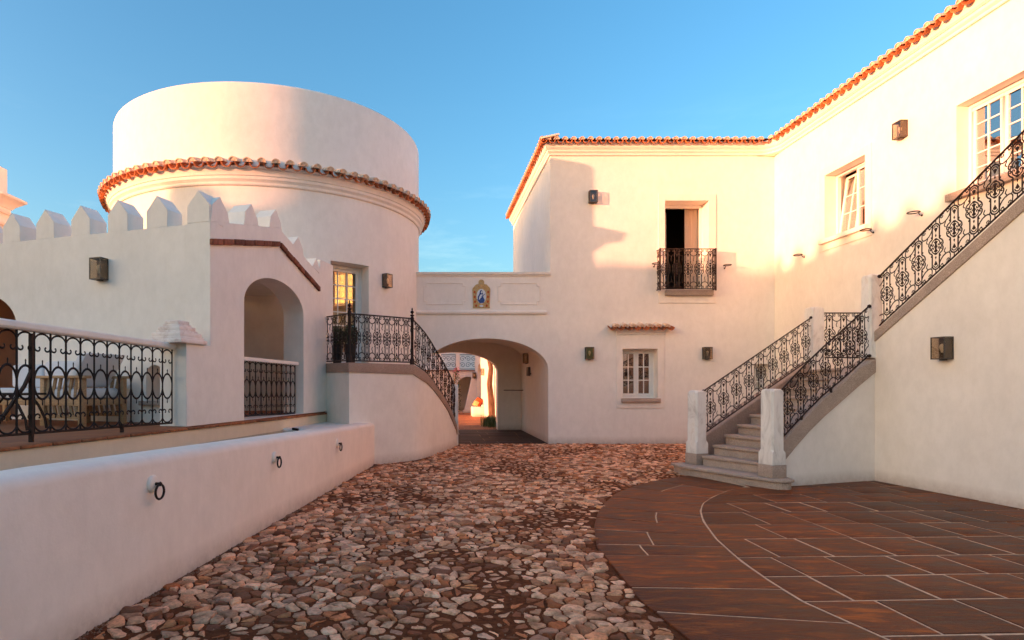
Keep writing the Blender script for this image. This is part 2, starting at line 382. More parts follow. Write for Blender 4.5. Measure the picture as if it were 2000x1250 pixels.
def ornate_module(P, u0, w, ends=(False, False)):
    mb = MB(); b = w * .20; r = .0096; k = b / .05
    H = P.at(u0)[0]; H = H[3] - H[2]; sl = abs(P.pt(u0 + b, 0).z - P.pt(u0 - b, 0).z) / 2 / H      # how far the slope eats into the upright unit
    T = .885 - sl * .7; B = .115 + sl * .7
    I = lambda pts, rr, sh=False: iron_line(mb, P, u0, pts, rr, sh)
    for s in (-1, 1):
        I([(s * b, B), (s * b, .36)], r * 1.1); I([(s * b, .64), (s * b, T)], r * 1.1)
        for t in (-1, 1):                     # C scrolls of the cartouche
            I([(s * b * x, .5 + t * y) for x, y in ((1, .145), (1.22, .130), (1.66, .108), (1.96, .074), (2.02, .04), (1.86, .012), (1.56, .012), (1.38, .034), (1.48, .058), (1.66, .052))], r)
            I([(s * b * x, .5 + t * y) for x, y in ((.12, .13), (.60, .120), (1.02, .088), (1.14, .045), (.94, .012), (.66, .022), (.68, .05))], r * .85)
            I([(s * b * x, .5 + t * y) for x, y in ((1, .15), (1.24, .165), (1.34, .19))], r * .7)
            V = T if t > 0 else B
            I([(s * b, V), (s * b * 1.15, V + t * .03), (s * b * 1.3, V + t * .035)], r * .7)
        g = w / 2 - b
        for t in (-1, 1):                     # scallops and curls between neighbouring units follow the rail
            V = .5 + t * .40
            I([(s * (w / 2 - x), V - t * y / H) for x, y in arc(0, 0, g, min(g, .075), 0, 90, 5)], r * .9, True)
            I([(s * (w / 2 - .5 * g + x), .5 + t * (.445 + y / H)) for x, y in spiral(0, 0, .028, .008, 40, 400, 8)], r * .75, True)
            I([(s * b, V), (s * (b + .006), .5 + t * .49)], r * .8, True)
    for t, V in ((1, T), (-1, B)):
        I([(x, V + t * y / H) for x, y in arc(0, 0, b, b * 1.0, 0, 180, 8)], r * 1.1)
        I([(x, V - t * .01 + t * y / H) for x, y in arc(0, 0, b * .58, b * .62, 0, 180, 6)], r * .8)
        I([(0, V + t * b / H), (0, .5 + t * .5)], r * .8)
        leaf_(mb, P, u0, 0, V - t * .045, .026 * k, .05, t * .8)
    for v, ww, hh, up in ((.5, .020, .12, 0), (.565, .030, .045, .9), (.435, .030, .045, -.9), (.5, .034, .030, 0), (.63, .026, .028, .9), (.37, .026, .028, -.9), (.71, .013, .035, -.6), (.29, .013, .035, .6)):
        leaf_(mb, P, u0, 0, v, ww * k, hh, up)
    for t in (0, 1):
        I([(w / 2 + .010 * math.sin(i * 1.5), (.81 - i * .024) if t else (.19 + i * .024)) for i in range(6)], r * .75, True)
    return mb
def leaf_(mb, P, u0, cu, cv, w, h, up=0):
    _, d = P.at(u0); n = Vector((-d.y, d.x, 0)) * .010; c = upt(P, u0, cu, cv, False)
    pts = [upt(P, u0, cu, cv - h, False), upt(P, u0, cu + w, cv + up * h * .6, False), upt(P, u0, cu, cv + h, False), upt(P, u0, cu - w, cv + up * h * .6, False)]
    mb.add(pts + [c + n, c - n], [(0, 1, 4), (1, 2, 4), (2, 3, 4), (3, 0, 4), (1, 0, 5), (2, 1, 5), (3, 2, 5), (0, 3, 5)])
def terrace_module(P, u0, w, first=False):
    mb = MB(); r = .0118; H = P.at(u0)[0]; H = H[3] - H[2]; h = w / 2
    for s in ((-1, 1) if first else (1,)):
        iron_line(mb, P, u0, [(s * h, .0), (s * h, 1)], r * 1.15)
    for t in (0, 1):
        g = (lambda v: v) if t else (lambda v: 1 - v)
        iron_line(mb, P, u0, [(x, g(.90 + y / H)) for x, y in arc(0, 0, h, .088 * H, 0, 180, 10)], r * .8)
        for s in (-1, 1):
            iron_line(mb, P, u0, [(s * h, g(.90))] + [(s * x, g(.845 + y / H)) for x, y in spiral(h * .50, .0, h * .48, .009, 10, -230, 8)], r * .75)
    for s in (-1, 1):
        iron_line(mb, P, u0, [(s * x, .50 + y) for x, y in arc(0, 0, h, .165, -90, 90, 12)], r)
    for v, d in ((.665, 1), (.335, -1)):
        iron_line(mb, P, u0, [(0, v), (0, v + d * .06)], r * .6); iron_leaf(mb, P, u0, 0, v + d * .045, .009, .022)
    return mb
def railing(P, label, pitch=.235, kind='ornate', name='iron_railing', group='ornate iron railings', rr=.013, n=None, topr=True):
    q = P.at(0)[0]
    root = thing(name, label, 'railing', (q[0], q[1], q[2]), group)
    n = n or max(1, round(P.L / pitch)); w_ = P.L / n
    us = [P.L * i / 40 for i in range(41)] if len(P.p) > 2 else [0, P.L]
    if topr:
        mb = MB(); mb.tube([P.pt(u, 1.0) for u in us], rr, 6); mb.build('top_rail', 'iron', root)
    mb = MB(); mb.tube([P.pt(u, 0.0) for u in us], rr * .9, 6); mb.build('bottom_rail', 'iron', root)
    for i in range(n):
        u0 = (i + .5) * w_
        m_ = ornate_module(P, u0, w_) if kind == 'ornate' else terrace_module(P, u0, w_, i == 0)
        m_.build('scroll_panel', 'iron', root, smooth=0)
    return root

# ------------------------------------------------------------------ tiles
def tile_mesh(name, m, length, r0, r1, convex, th=.014, k=7):
    mb = MB(); s = 1 if convex else -1; V = []
    if convex: mb.add([((r0 - th * .5) * math.cos(math.pi * j / k), .012, (r0 - th * .5) * math.sin(math.pi * j / k)) for j in range(k + 1)], [tuple(range(k + 1))])
    for (y, r) in ((0, r0), (length, r1)):
        for rr in (r, r - th):
            for j in range(k + 1):
                a = math.pi * j / k; V.append((rr * math.cos(a), y, s * rr * math.sin(a)))
    q = k + 1; fs = []
    for j in range(k):
        fs += [(j, j + 1, 2 * q + j + 1, 2 * q + j), (q + j, 3 * q + j, 3 * q + j + 1, q + j + 1), (j, q + j, q + j + 1, j + 1), (2 * q + j, 2 * q + j + 1, 3 * q + j + 1, 3 * q + j)]
    fs += [(0, 2 * q, 3 * q, q), (k, q + k, 3 * q + k, 2 * q + k)]
    mb.add(V, fs); o = mb.build(name, m); me = o.data; bpy.data.objects.remove(o); return me
def tile_row(parent, pos_dir, cover, pan, slope=14, zc=.035, names=('cover_tile', 'pan_tile')):
    """pos_dir: list of (x, y, z, outward angle) for covers at eave; pans sit halfway"""
    off = worldloc(parent)
    for (x, y, z, ang, c) in pos_dir:
        me = cover if c else pan
        o = bpy.data.objects.new(names[0] if c else names[1], me); col.objects.link(o); o.parent = parent
        o.location = Vector((x, y, z + (zc if c else 0))) - off
        o.rotation_euler = (R(slope + rnd.uniform(-2.5, 2.5)), rnd.uniform(-.09, .09), ang + rnd.uniform(-.02, .02))

# ------------------------------------------------------------------ windows, lamps
def window(parent, O, u, n, w_, h, leaves=1, cols=2, rows=3, glass='glass', fr=.05, sash=.055, bar=.022, name='window', door=False, back='interior'):
    """O lower-left corner (seen from outside) of the opening at the frame's face, u to the right, n outwards"""
    mb = MB(); inn = (-n[0], -n[1])
    for du, dz in (((0, w_), (0, fr)), ((0, w_), (h - fr, h)), ((0, fr), (fr, h - fr)), ((w_ - fr, w_), (fr, h - fr))):
        mb.obox(O, u, inn, du, (0, .07), dz)
    f = mb.build(name, 'paint', parent)
    lw = (w_ - 2 * fr) / leaves
    for l in range(leaves):
        a = fr + l * lw + .004; b = fr + (l + 1) * lw - .004; z0 = fr + .003; z1 = h - fr - .003
        mb = MB(); bot = sash * (3.2 if door else 1.2)
        for du, dz in (((a, b), (z0, z0 + bot)), ((a, b), (z1 - sash, z1)), ((a, a + sash), (z0 + bot, z1 - sash)), ((b - sash, b), (z0 + bot, z1 - sash))):
            mb.obox(O, u, inn, du, (.012, .058), dz)
        gx0, gx1, gz0, gz1 = a + sash, b - sash, z0 + bot, z1 - sash
        for c in range(1, cols):
            x = gx0 + (gx1 - gx0) * c / cols; mb.obox(O, u, inn, (x - bar / 2, x + bar / 2), (.018, .050), (gz0, gz1))
        for r_ in range(1, rows):
            z = gz0 + (gz1 - gz0) * r_ / rows; mb.obox(O, u, inn, (gx0, gx1), (.020, .048), (z - bar / 2, z + bar / 2))
        mb.build('sash', 'paint', f, bevel=.003)
        for c in range(cols):
            for r_ in range(rows):
                x0 = gx0 + (gx1 - gx0) * c / cols; x1 = gx0 + (gx1 - gx0) * (c + 1) / cols
                y0 = gz0 + (gz1 - gz0) * r_ / rows; y1 = gz0 + (gz1 - gz0) * (r_ + 1) / rows
                mb = MB(); mb.obox(O, u, inn, (x0 + .004, x1 - .004), (.032, .036), (y0 + .004, y1 - .004)); mb.build('pane', glass, f, smooth=0)
    return f
def make_lamp(label, loc, nrm, w_=.2, h=.3, d=.14, src=None, group='square glass wall lanterns'):
    rz = math.atan2(nrm[1], nrm[0]) + math.pi / 2
    if src:
        c = copy_tree(src); c.location = loc; c.rotation_euler = (0, 0, rz); c['label'] = label; return c
    t = thing('wall_lamp', label, 'wall lamp', loc, group, rz)
    e = .012
    mb = MB(); mb.box((-w_ / 2, -.012, -h / 2), (w_ / 2, 0, h / 2)); mb.build('back_plate', 'lampmetal', t, world=False)
    mb = MB()
    for sx_ in (-1, 1):
        x = sx_ * (w_ / 2 - e / 2)
        mb.box((x - e / 2, -d, -h / 2), (x + e / 2, -d + e, h / 2)); mb.box((x - e / 2, -d + e, h / 2 - e), (x + e / 2, -.012, h / 2)); mb.box((x - e / 2, -d + e, -h / 2), (x + e / 2, -.012, -h / 2 + e))
    for z in (-h / 2, h / 2 - e): mb.box((-w_ / 2 + e, -d, z), (w_ / 2 - e, -d + e, z + e))
    mb.build('frame', 'lampmetal', t, world=False)
    mb = MB(); mb.box((-w_ / 2 + e, -d + e, h / 2 - e), (w_ / 2 - e, -.012, h / 2 - .002)); mb.build('roof_plate', 'lampmetal', t, world=False)
    mb = MB(); mb.box((-w_ / 2 + e, -d + e, -h / 2 + .002), (w_ / 2 - e, -.012, -h / 2 + e)); mb.box((-.03, -.08, -h / 2 - .015), (.03, -.02, -h / 2)); mb.build('bottom_plate', 'lampmetal', t, world=False)
    for a, b in (((-w_ / 2 + e, -d + .004, -h / 2 + e), (w_ / 2 - e, -d + .007, h / 2 - e)), ((-w_ / 2 + .004, -d + e, -h / 2 + e), (-w_ / 2 + .007, -.012, h / 2 - e)), ((w_ / 2 - .007, -d + e, -h / 2 + e), (w_ / 2 - .004, -.012, h / 2 - e))):
        mb = MB(); mb.box(a, b); mb.build('pane', 'lampglass', t, world=False, smooth=0)
    mb = MB(); mb.lathe([(.012, -.06), (.014, -.03), (.02, -.02), (.03, .015), (.026, .04), (.008, .058)], (0, -d / 2, 0), 10); mb.build('bulb', 'bulb', t, world=False)
    return t

def sweep(mb, path, profs, closed=True, ends=True):
    """path of (x, y); profs: one list of (outward offset, z) or a list of such lists; outward = right of the heading"""
    m = len(path); one = not isinstance(profs[0][0], (list, tuple)); V = []
    for i in range(m):
        p = Vector(path[i][:2]); a = (p - Vector(path[i - 1][:2])).normalized() if i else None; b = (Vector(path[i + 1][:2]) - p).normalized() if i < m - 1 else None
        a = a or b; b = b or a
        n1 = Vector((a.y, -a.x)); n2 = Vector((b.y, -b.x)); n = (n1 + n2).normalized(); k = 1 / max(.4, n.dot(n1))
        pr = profs if one else profs[i]
        for (o, z) in pr: V.append((p.x + n.x * o * k, p.y + n.y * o * k, z))
    q = len(profs) if one else len(profs[0]); fs = []
    for i in range(m - 1):
        for j in range(q if closed else q - 1): fs.append((i * q + j, (i + 1) * q + j, (i + 1) * q + (j + 1) % q, i * q + (j + 1) % q))
    if ends: fs += [tuple(range(q)), tuple(range((m - 1) * q + q - 1, (m - 1) * q - 1, -1))]
    mb.add(V, fs)
def lerp(tab, x):
    if x <= tab[0][0]: return tab[0][1]
    for (a, va), (b, vb) in zip(tab, tab[1:]):
        if x <= b: return va + (vb - va) * (x - a) / (b - a)
    return tab[-1][1]
def offset_poly(P, d):       # inset a counter-clockwise polygon by d per edge
    out = []; n = len(P)
    for i in range(n):
        a, b, c = Vector(P[i - 1]), Vector(P[i]), Vector(P[(i + 1) % n])
        e1 = (b - a); e2 = (c - b)
        if e1.length < 1e-6 or e2.length < 1e-6: continue
        e1.normalize(); e2.normalize(); n1 = Vector((-e1.y, e1.x)); n2 = Vector((-e2.y, e2.x)); m = n1 + n2
        if m.length < 1e-4: out.append(b + n1 * d); continue
        m.normalize(); out.append(b + m * (d / max(.5, m.dot(n1))))
    return out
def area(P): return sum(P[i - 1][0] * P[i][1] - P[i][0] * P[i - 1][1] for i in range(len(P))) / 2
def ccw(P): return P if area(P) > 0 else P[::-1]

# plan lines of the left-hand side
def XT(D): return -2.5756 + .14 * D                # outer face of the trough
def XB(D): return -4.768 + .24 * D                 # face of the porch side wall
def xout(D): return lerp([(2.4, 1.58), (3.54, 1.51), (4.16, 1.45), (4.85, 1.49), (5.53, 1.53), (6.32, 1.72), (7.0, 1.95), (7.53, 2.18), (8.2, 2.52), (8.85, 3.01), (9.4, 3.60), (9.85, 4.25)], D)
def xin(D): return lerp([(2.4, 2.86), (3.54, 2.67), (4.12, 2.56), (4.54, 2.57), (5.06, 2.62), (5.8, 2.76), (6.55, 2.98), (7.08, 3.19), (7.5, 3.42), (7.87, 3.70), (8.3, 4.10), (8.72, 4.62)], D)
STAIR = [(-2.15, 11.9, 1.90, 1.72), (-1.43, 10.8, 1.885, 1.71), (-.32, 11.8, 1.88, 1.69), (-.185, 12.04, 1.815, 1.60), (-.06, 12.3, 1.72, 1.52), (.065, 12.65, 1.575, 1.40), (.18, 13.0, 1.41, 1.25),
         (.30, 13.35, 1.25, 1.08), (.417, 13.7, 1.07, .90), (.51, 14.0, .90, .70), (.589, 14.3, .70, .52), (.65, 14.55, .54, .38), (.69, 14.83, .38, .20)]
def xstair(D): return lerp([(p[1], p[0]) for p in STAIR[2:]], D)

# ------------------------------------------------------------------ ground
mb = MB(); mb.add([(-600, -400, -.09), (600, -400, -.09), (600, 1500, -.09), (-600, 1500, -.09)], [(0, 1, 2, 3)])
mb.build('ground', 'earth', None, smooth=0, kind='structure')
cob = []
for D in [2.0 + .3 * i for i in range(33)]: cob.append((XT(D) - .15, D))
cob += [(-.98, 11.5), (-.5, 11.9), (-.1, 12.5), (.3, 13.7), (.5, 14.6), (.5, 15.12), (8.7, 15.12), (8.6, 12.4), (4.7, 10.4), (4.3, 9.86)]
cob += [(xout(9.85 - .3 * i) + .02, 9.85 - .3 * i) for i in range(27)]
mb = MB(); mb.slab(ccw(cob), -.06, 0)
yard = mb.build('cobbled_yard', 'earth', None, smooth=0, kind='structure')
def in_yard(x, y):
    if y < 2.7 or y > 15.06: return False
    if y < 11.3: l = XT(y) + .03
    elif y < 11.8: l = lerp([(11.22, -.96), (11.8, -.32)], y) + .03
    else: l = xstair(y) + .03 if y < 14.83 else .72
    if y < 9.85: r = xout(y) - .02
    elif y < 10.2: r = 4.25
    else: r = 4.55 + (y - 10.2) * 1.7
    return l < x < min(r, 8.6)
# irregular cobbles: cells of a jittered point set, each its own domed stone
S = .104; pts = []
for j in range(int(12.9 / (S * .86))):
    for i in range(int(11.6 / S)):
        x = -2.6 + (i + .5 * (j % 2)) * S + rnd.uniform(-.5, .5) * S; y = 2.4 + j * S * .86 + rnd.uniform(-.46, .46) * S * .86
        if rnd.random() > .20: pts.append((x, y))
        if rnd.random() < .16: pts.append((x + rnd.uniform(-.5, .5) * S, y + rnd.uniform(-.5, .5) * S))
G_ = {}
for k, (x, y) in enumerate(pts): G_.setdefault((int(x // .13), int(y // .13)), []).append(k)
def cell(k0):
    p = Vector(pts[k0]); P = [p + Vector((dx, dy)) for dx, dy in ((-.14, -.12), (.14, -.12), (.14, .12), (-.14, .12))]
    bx_, by_ = int(p.x // .13), int(p.y // .13)
    nb = sorted(((Vector(pts[k]) - p).length_squared, k) for di in (-2, -1, 0, 1, 2) for dj in (-2, -1, 0, 1, 2) for k in G_.get((bx_ + di, by_ + dj), ()) if k != k0)[:16]
    for _, k in nb:
        q = Vector(pts[k]); mid = (p + q) / 2; d = q - p; out = []
        if d.length < 1e-4: return []
        for m in range(len(P)):
            a, b = P[m - 1], P[m]; sa = (a - mid).dot(d); sb = (b - mid).dot(d)
            if (sa <= 0) != (sb <= 0): out.append(a + (b - a) * (sa / (sa - sb)))
            if sb <= 0: out.append(b)
        P = out
        if len(P) < 3: return []
    return P
PALE = [(.62, .50, .41), (.58, .45, .37), (.66, .55, .47), (.54, .43, .38)]
TINTS = [(.22, .10, .05), (.17, .08, .05), (.34, .15, .075), (.66, .47, .35), (.60, .40, .29), (.55, .33, .22), (.46, .23, .13), (.50, .37, .28), (.56, .45, .36), (.42, .26, .18), (.60, .50, .42), (.36, .19, .115), (.28, .145, .09), (.47, .28, .16), (.20, .105, .075), (.52, .41, .34), (.40, .29, .23), (.15, .085, .065), (.30, .22, .19), (.24, .12, .075), (.34, .20, .14)]
def stone(P, h):
    """returns verts, faces, tint: chamfered uneven stone on a polygon"""
    Q = []; n = len(P)
    for i in range(n):
        a, b = P[i], P[(i + 1) % n]
        if (b - a).length < .012: Q.append((a + b) / 2); continue
        e = b - a; nn_ = Vector((e.y, -e.x)) * -1
        Q.append(a + e * rnd.uniform(.08, .26))
        if e.length > .05: Q.append(a + e * rnd.uniform(.4, .6) + nn_ * rnd.uniform(-.02, .09))
        Q.append(a + e * rnd.uniform(.74, .92))
    c = sum(Q, Vector((0, 0))) / len(Q); tx, ty = rnd.uniform(-.16, .16), rnd.uniform(-.16, .16); V = []; m = len(Q)
    rj = [rnd.uniform(.90, 1.06) for _ in Q]
    for s, z in ((1.0, -.015), (.97, h * .6), (.84, h)):
        for k, q in enumerate(Q):
            d = (q - c) * s * (rj[k] if s < 1 else 1)
            zz = z + (d.x * tx + d.y * ty if s < .99 else 0) + (rnd.uniform(-.003, .003) if s < .9 else 0)
            V.append((c.x + d.x, c.y + d.y, zz))
    V.append((c.x, c.y, h + .003 + rnd.uniform(-.002, .004)))
    fs = [(r * m + k, r * m + (k + 1) % m, (r + 1) * m + (k + 1) % m, (r + 1) * m + k) for r in (0, 1) for k in range(m)]
    fs += [(2 * m + k, 2 * m + (k + 1) % m, 3 * m) for k in range(m)]
    t = rnd.choice(TINTS if rnd.random() < .68 else PALE); g = rnd.uniform(.70, 1.22); return V, fs, (t[0] * g * 1.62, t[1] * g * 1.08, t[2] * g * .76)
stones = []
done = set()
for k0, (x, y) in enumerate(pts):
    if not in_yard(x, y) or rnd.random() < .025: continue
    P = cell(k0)
    if len(P) < 3: continue
    P = ccw(P); P = [Vector(p) for p in P]
    bur = max(0, mnoise.noise(Vector((x * .9 + 3, y * .7, 0))) * 1.6 + mnoise.noise(Vector((x * 3, y * 3, 5))) * .5)
    Q = offset_poly(P, rnd.choice([.002, .003, .004, .006, .009]) + min(.016, bur * .021))
    if len(Q) < 3 or area(Q) < .0012: continue
    cc = sum(Q, Vector((0, 0))) / len(Q)
    if any((q - cc).length > .2 for q in Q): continue
    stones.append((cc.length, stone(Q, max(.002, rnd.uniform(.006, .022) * (1 - min(.85, bur * 1.5))))))
stones.sort(key=lambda s: s[0])
def tinted(name, V, fs, cols, parent, smooth=50, **tags):
    me = bpy.data.meshes.new(name); me.from_pydata(V, [], fs)
    ca = me.color_attributes.new('tint', 'FLOAT_COLOR', 'POINT'); ca.data.foreach_set('color', [c for q in cols for c in (q[0], q[1], q[2], 1)])
    me.polygons.foreach_set('use_smooth', [True] * len(fs)); me.set_sharp_from_angle(angle=R(smooth))
    me.materials.append(M['cobble']); o = bpy.data.objects.new(name, me); col.objects.link(o); o.parent = parent
    for k, v in tags.items(): o[k] = v
    return o
for d, (V, fs, t) in stones[:300]: tinted('cobble', V, fs, [t] * len(V), yard)
V, fs, cc = [], [], []
for d, (v, f, t) in stones[300:]:
    k = len(V); V += v; fs += [tuple(i + k for i in q) for q in f]; cc += [t] * len(v)
tinted('cobbles', V, fs, cc, yard, kind='stuff')
mb = MB()                                           # loose grit lying in the joints
for _ in range(2600):
    y = 2.8 + 7 * rnd.random() ** 1.6; x = rnd.uniform(-2.2, 3.4)
    if not in_yard(x, y): continue
    s = rnd.uniform(.003, .011); a = rnd.random() * 6
    p = [(x + s * math.cos(a + k * 2.1) * rnd.uniform(.6, 1.2), y + s * math.sin(a + k * 2.1), .001) for k in range(3)] + [(x, y, .001 + s * .9)]
    mb.add(p, [(0, 1, 3), (1, 2, 3), (2, 0, 3)])
for _ in range(2600):                               # grit and crumbs gathered along the foot of the walls
    if rnd.random() < .55: y = rnd.uniform(2.9, 11.2); x = XT(y) + abs(rnd.gauss(0, .045)) + .004
    else: x = rnd.uniform(3.0, 8.4); y = 15.09 - abs(rnd.gauss(0, .05))
    s = rnd.uniform(.004, .016); a = rnd.random() * 6
    p = [(x + s * math.cos(a + k * 2.1) * rnd.uniform(.6, 1.2), y + s * math.sin(a + k * 2.1), .001) for k in range(3)] + [(x, y, .001 + s * .8)]
    mb.add(p, [(0, 1, 3), (1, 2, 3), (2, 0, 3)])
mb.build('grit', 'cobble2', yard, smooth=0, kind='stuff')

def flag(mbx, P, z, gap, rim=.006):
    P = offset_poly([Vector(p) for p in ccw(P)], gap)
    if len(P) < 3 or area(P) < .004: return False
    Q = offset_poly(P, rim); m = len(P)
    dz = [rnd.uniform(-.0015, .0015)] * m
    V = [(p.x, p.y, z - .03) for p in P] + [(p.x, p.y, z - .004) for p in P] + [(p.x, p.y, z + dz[0]) for p in Q]
    tri = tessellate_polygon([[Vector((p.x, p.y, 0)) for p in Q]])
    fs = [(r * m + k, r * m + (k + 1) % m, (r + 1) * m + (k + 1) % m, (r + 1) * m + k) for r in (0, 1) for k in range(m)] + [tuple(i + 2 * m for i in t) for t in tri]
    mbx.add(V, fs); return True
pav = [(xout(2.2 + .3 * i) + .022, 2.2 + .3 * i) for i in range(26)] + [(4.25, 9.86), (5.0, 10.0), (7.0, 9.6), (7.6, 2.2)]
mb = MB(); mb.slab(ccw(pav), -.05, .0120)
slate = mb.build('slate_paving', 'mortar', None, smooth=0, kind='structure')
def jit(a=.006): return rnd.uniform(-a, a)
rows = [2.35, 2.95, 3.56, 4.13, 4.66, 5.17, 5.78, 6.36, 6.95, 7.50, 8.05, 8.60, 9.20, 9.80]
def rowy(r, x): return r + .042 * (x - 2.6)
for a, b in zip(rows, rows[1:]):
    if b < 8.7: xa, xb = xin(a), xin(b)
    else: xa = xb = 4.62
    x = max(xa, xb) + rnd.uniform(.18, .55); left = [(xa, rowy(a, xa)), (xb, rowy(b, xb))]
    mid = (a + b) / 2; arcp = [(xin(mid), rowy(mid, xin(mid)))] if b < 8.7 else []
    while True:
        xx = x + jit(.012); P = [left[0], (x, rowy(a, x)), (xx, rowy(b, xx)), left[1]] + arcp
        mb = MB()
        if flag(mb, P, .0150 + rnd.uniform(-.001, .002), rnd.choice([.005, .007, .010, .013])): mb.build('slab', 'slate', slate)
        left = [(x, rowy(a, x)), (xx, rowy(b, xx))]; arcp = []
        if x > 7.05: break
        x += rnd.uniform(.42, .66)
ring = [(2.35, 2.35), (3.25, 3.15), (3.95, 3.75), (4.42, 4.38), (5.25, 5.22), (5.62, 5.52), (6.2, 5.92), (6.72, 6.28), (7.3, 6.75), (8.0, 7.3), (8.7, 7.85), (9.3, 8.3), (9.86, 8.70)]
for idx, ((a0, b0), (a1, b1)) in enumerate(zip(ring, ring[1:])):
    n = 5; lo = [(xout(a0 + (a1 - a0) * i / n), a0 + (a1 - a0) * i / n) for i in range(n + 1)]; hi = [(xin(b0 + (b1 - b0) * i / n) - .004, b0 + (b1 - b0) * i / n + (.042 * (xin(b0) - 2.6))) for i in range(n + 1)]
    cuts = [0, 1] if idx not in (4, 5, 7, 10) else [0, rnd.uniform(.3, .6), 1]
    for c0, c1 in zip(cuts, cuts[1:]):
        f = lambda p, q, t: (p[0] + (q[0] - p[0]) * t, p[1] + (q[1] - p[1]) * t)
        A = [f(p, q, c0) for p, q in zip(lo, hi)]; B = [f(p, q, c1) for p, q in zip(lo, hi)]
        mb = MB()
        if flag(mb, A + B[::-1], .0152, .0055): mb.build('slab', 'slate', slate)

# passage and far courtyard floors
mb = MB(); mb.box((-.8, 15.12, -.06), (3.5, 19.75, .004)); pas = mb.build('passage_paving', 'mortar', None, smooth=0, kind='structure')
y = 15.13
while y < 19.7:
    h = rnd.uniform(.55, .85); x = -.8 + rnd.uniform(-.3, 0)
    y1 = min(y + h, 19.74)
    while x < 3.0:
        x1 = x + rnd.uniform(.6, 1.1); mb = MB()
        if flag(mb, [(max(x, -.8), y), (min(x1, 3.0), y), (min(x1, 3.0), y1), (max(x, -.8), y1)], .012, .006): mb.build('slab', 'gslate', pas)
        x = x1
    y = y1
mb = MB(); mb.box((-9, 19.76, -.06), (9, 60, .002)); cf = mb.build('courtyard_floor', 'mortar', None, smooth=0, kind='structure')
y = 19.78; r_ = 0
while y < 31:
    x = .2 + (r_ % 2) * .2
    while x < 2.5:
        mb = MB(); flag(mb, [(x, y), (x + .4, y), (x + .4, y + .4), (x, y + .4)], .010, .005); mb.build('floor_tile', 'quarry', cf); x += .4
    y += .4; r_ += 1

# ------------------------------------------------------------------ main building (facade, bridge with arch, right wing)
YF = 15.1; XW = 8.63
bld = thing('villa', 'white two storey villa with tiled eaves, arched carriage passage and angled right wing', 'house', (6, YF, 0))
def rect(x0, z0, x1, z1): return [(x0, z0), (x1, z0), (x1, z1), (x0, z1)]
archp = [(-.12, 0), (-.12, 1.86)] + arc(1.43, 1.86, 1.55, .78, 180, 0, 28) + [(2.98, 0)]
ARCH = [(-.12, 0)] + arc(1.43, 1.86, 1.55, .78, 180, 0, 28) + [(2.98, 0)]
outer = [(-.40, 0)] + ARCH + [(9.1, 0), (9.1, 7.30), (3.03, 7.30), (3.03, 4.20), (-.40, 4.20)]
mb = MB(); mb.prism(outer, [rect(5.89, 3.86, 6.99, 6.08), rect(4.83, 1.14, 5.71, 2.38), rect(8.12, 1.30, 8.50, 2.0)], (0, YF, 0), (1, 0), (0, 1), .45)
mb.build('wall', 'white', bld)
mb = MB(); mb.prism(rect(0, 0, 13.0, 7.30), [rect(1.94, 4.64, 3.16, 6.04), rect(5.21, 4.62, 6.41, 6.05)], (XW, YF - .002, 0), (0, -1), (1, 0), .45)
mb.build('wall', 'white', bld)
mb = MB(); mb.prism(rect(0, 2.95, 6.2, 7.30), [], (3.032, YF + .45, 0), (0, 1), (1, 0), .4); mb.build('wall', 'white', bld)
# rooms behind the openings, their darkness put into the wall colour
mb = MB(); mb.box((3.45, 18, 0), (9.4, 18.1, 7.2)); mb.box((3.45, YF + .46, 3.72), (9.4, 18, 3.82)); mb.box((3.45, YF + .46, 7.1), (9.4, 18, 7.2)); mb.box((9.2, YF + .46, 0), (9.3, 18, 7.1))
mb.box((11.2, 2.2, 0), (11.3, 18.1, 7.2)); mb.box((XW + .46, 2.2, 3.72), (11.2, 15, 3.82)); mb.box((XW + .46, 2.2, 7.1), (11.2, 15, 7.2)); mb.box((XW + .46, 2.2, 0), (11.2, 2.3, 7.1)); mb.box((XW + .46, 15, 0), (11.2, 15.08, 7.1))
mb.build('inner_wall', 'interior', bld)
# cornice, swept with a rounded inner corner
cpath = [(3.03, 21.7), (3.03, YF)] + [(8.18 + .45 * math.sin(R(a)), 14.65 + .45 * math.cos(R(a))) for a in (0, 12, 24, 36, 48, 60, 72, 84, 90)] + [(XW, 2.1)]
prof = [(-.1, 7.20), (.035, 7.20), (.045, 7.215), (.045, 7.25), (.06, 7.26), (.085, 7.285), (.09, 7.33), (.11, 7.335), (.115, 7.345), (.135, 7.36), (.15, 7.40), (.155, 7.44), (-.1, 7.44)]
mb = MB(); sweep(mb, cpath, prof); mb.build('cornice', 'trim', bld, smooth=25)
mb = MB(); mb.slab([(8.18, 15.09)] + [(8.18 + .45 * math.sin(R(a)), 14.65 + .45 * math.cos(R(a))) for a in (0, 12, 24, 36, 48, 60, 72, 84, 90)][1:] + [(8.62, 15.09)], 7.19, 7.43)
mb.build('cornice_corner', 'trim', bld)
# roof planes behind the eaves
mb = MB(); z0, z1 = 7.56, 8.25
Vr = [(2.85, 14.9, z0), (8.4, 14.9, z0), (8.4, 2.0, z0), (12.2, 2.0, z1), (12.2, 18.3, z1), (5.8, 18.3, z1), (2.85, 21.8, z0), (12.2, 21.8, z0)]
mb.add(Vr, [(0, 1, 4, 5), (1, 2, 3, 4), (0, 5, 6), (5, 4, 7, 6)]); mb.build('roof', 'pan', bld, smooth=0)
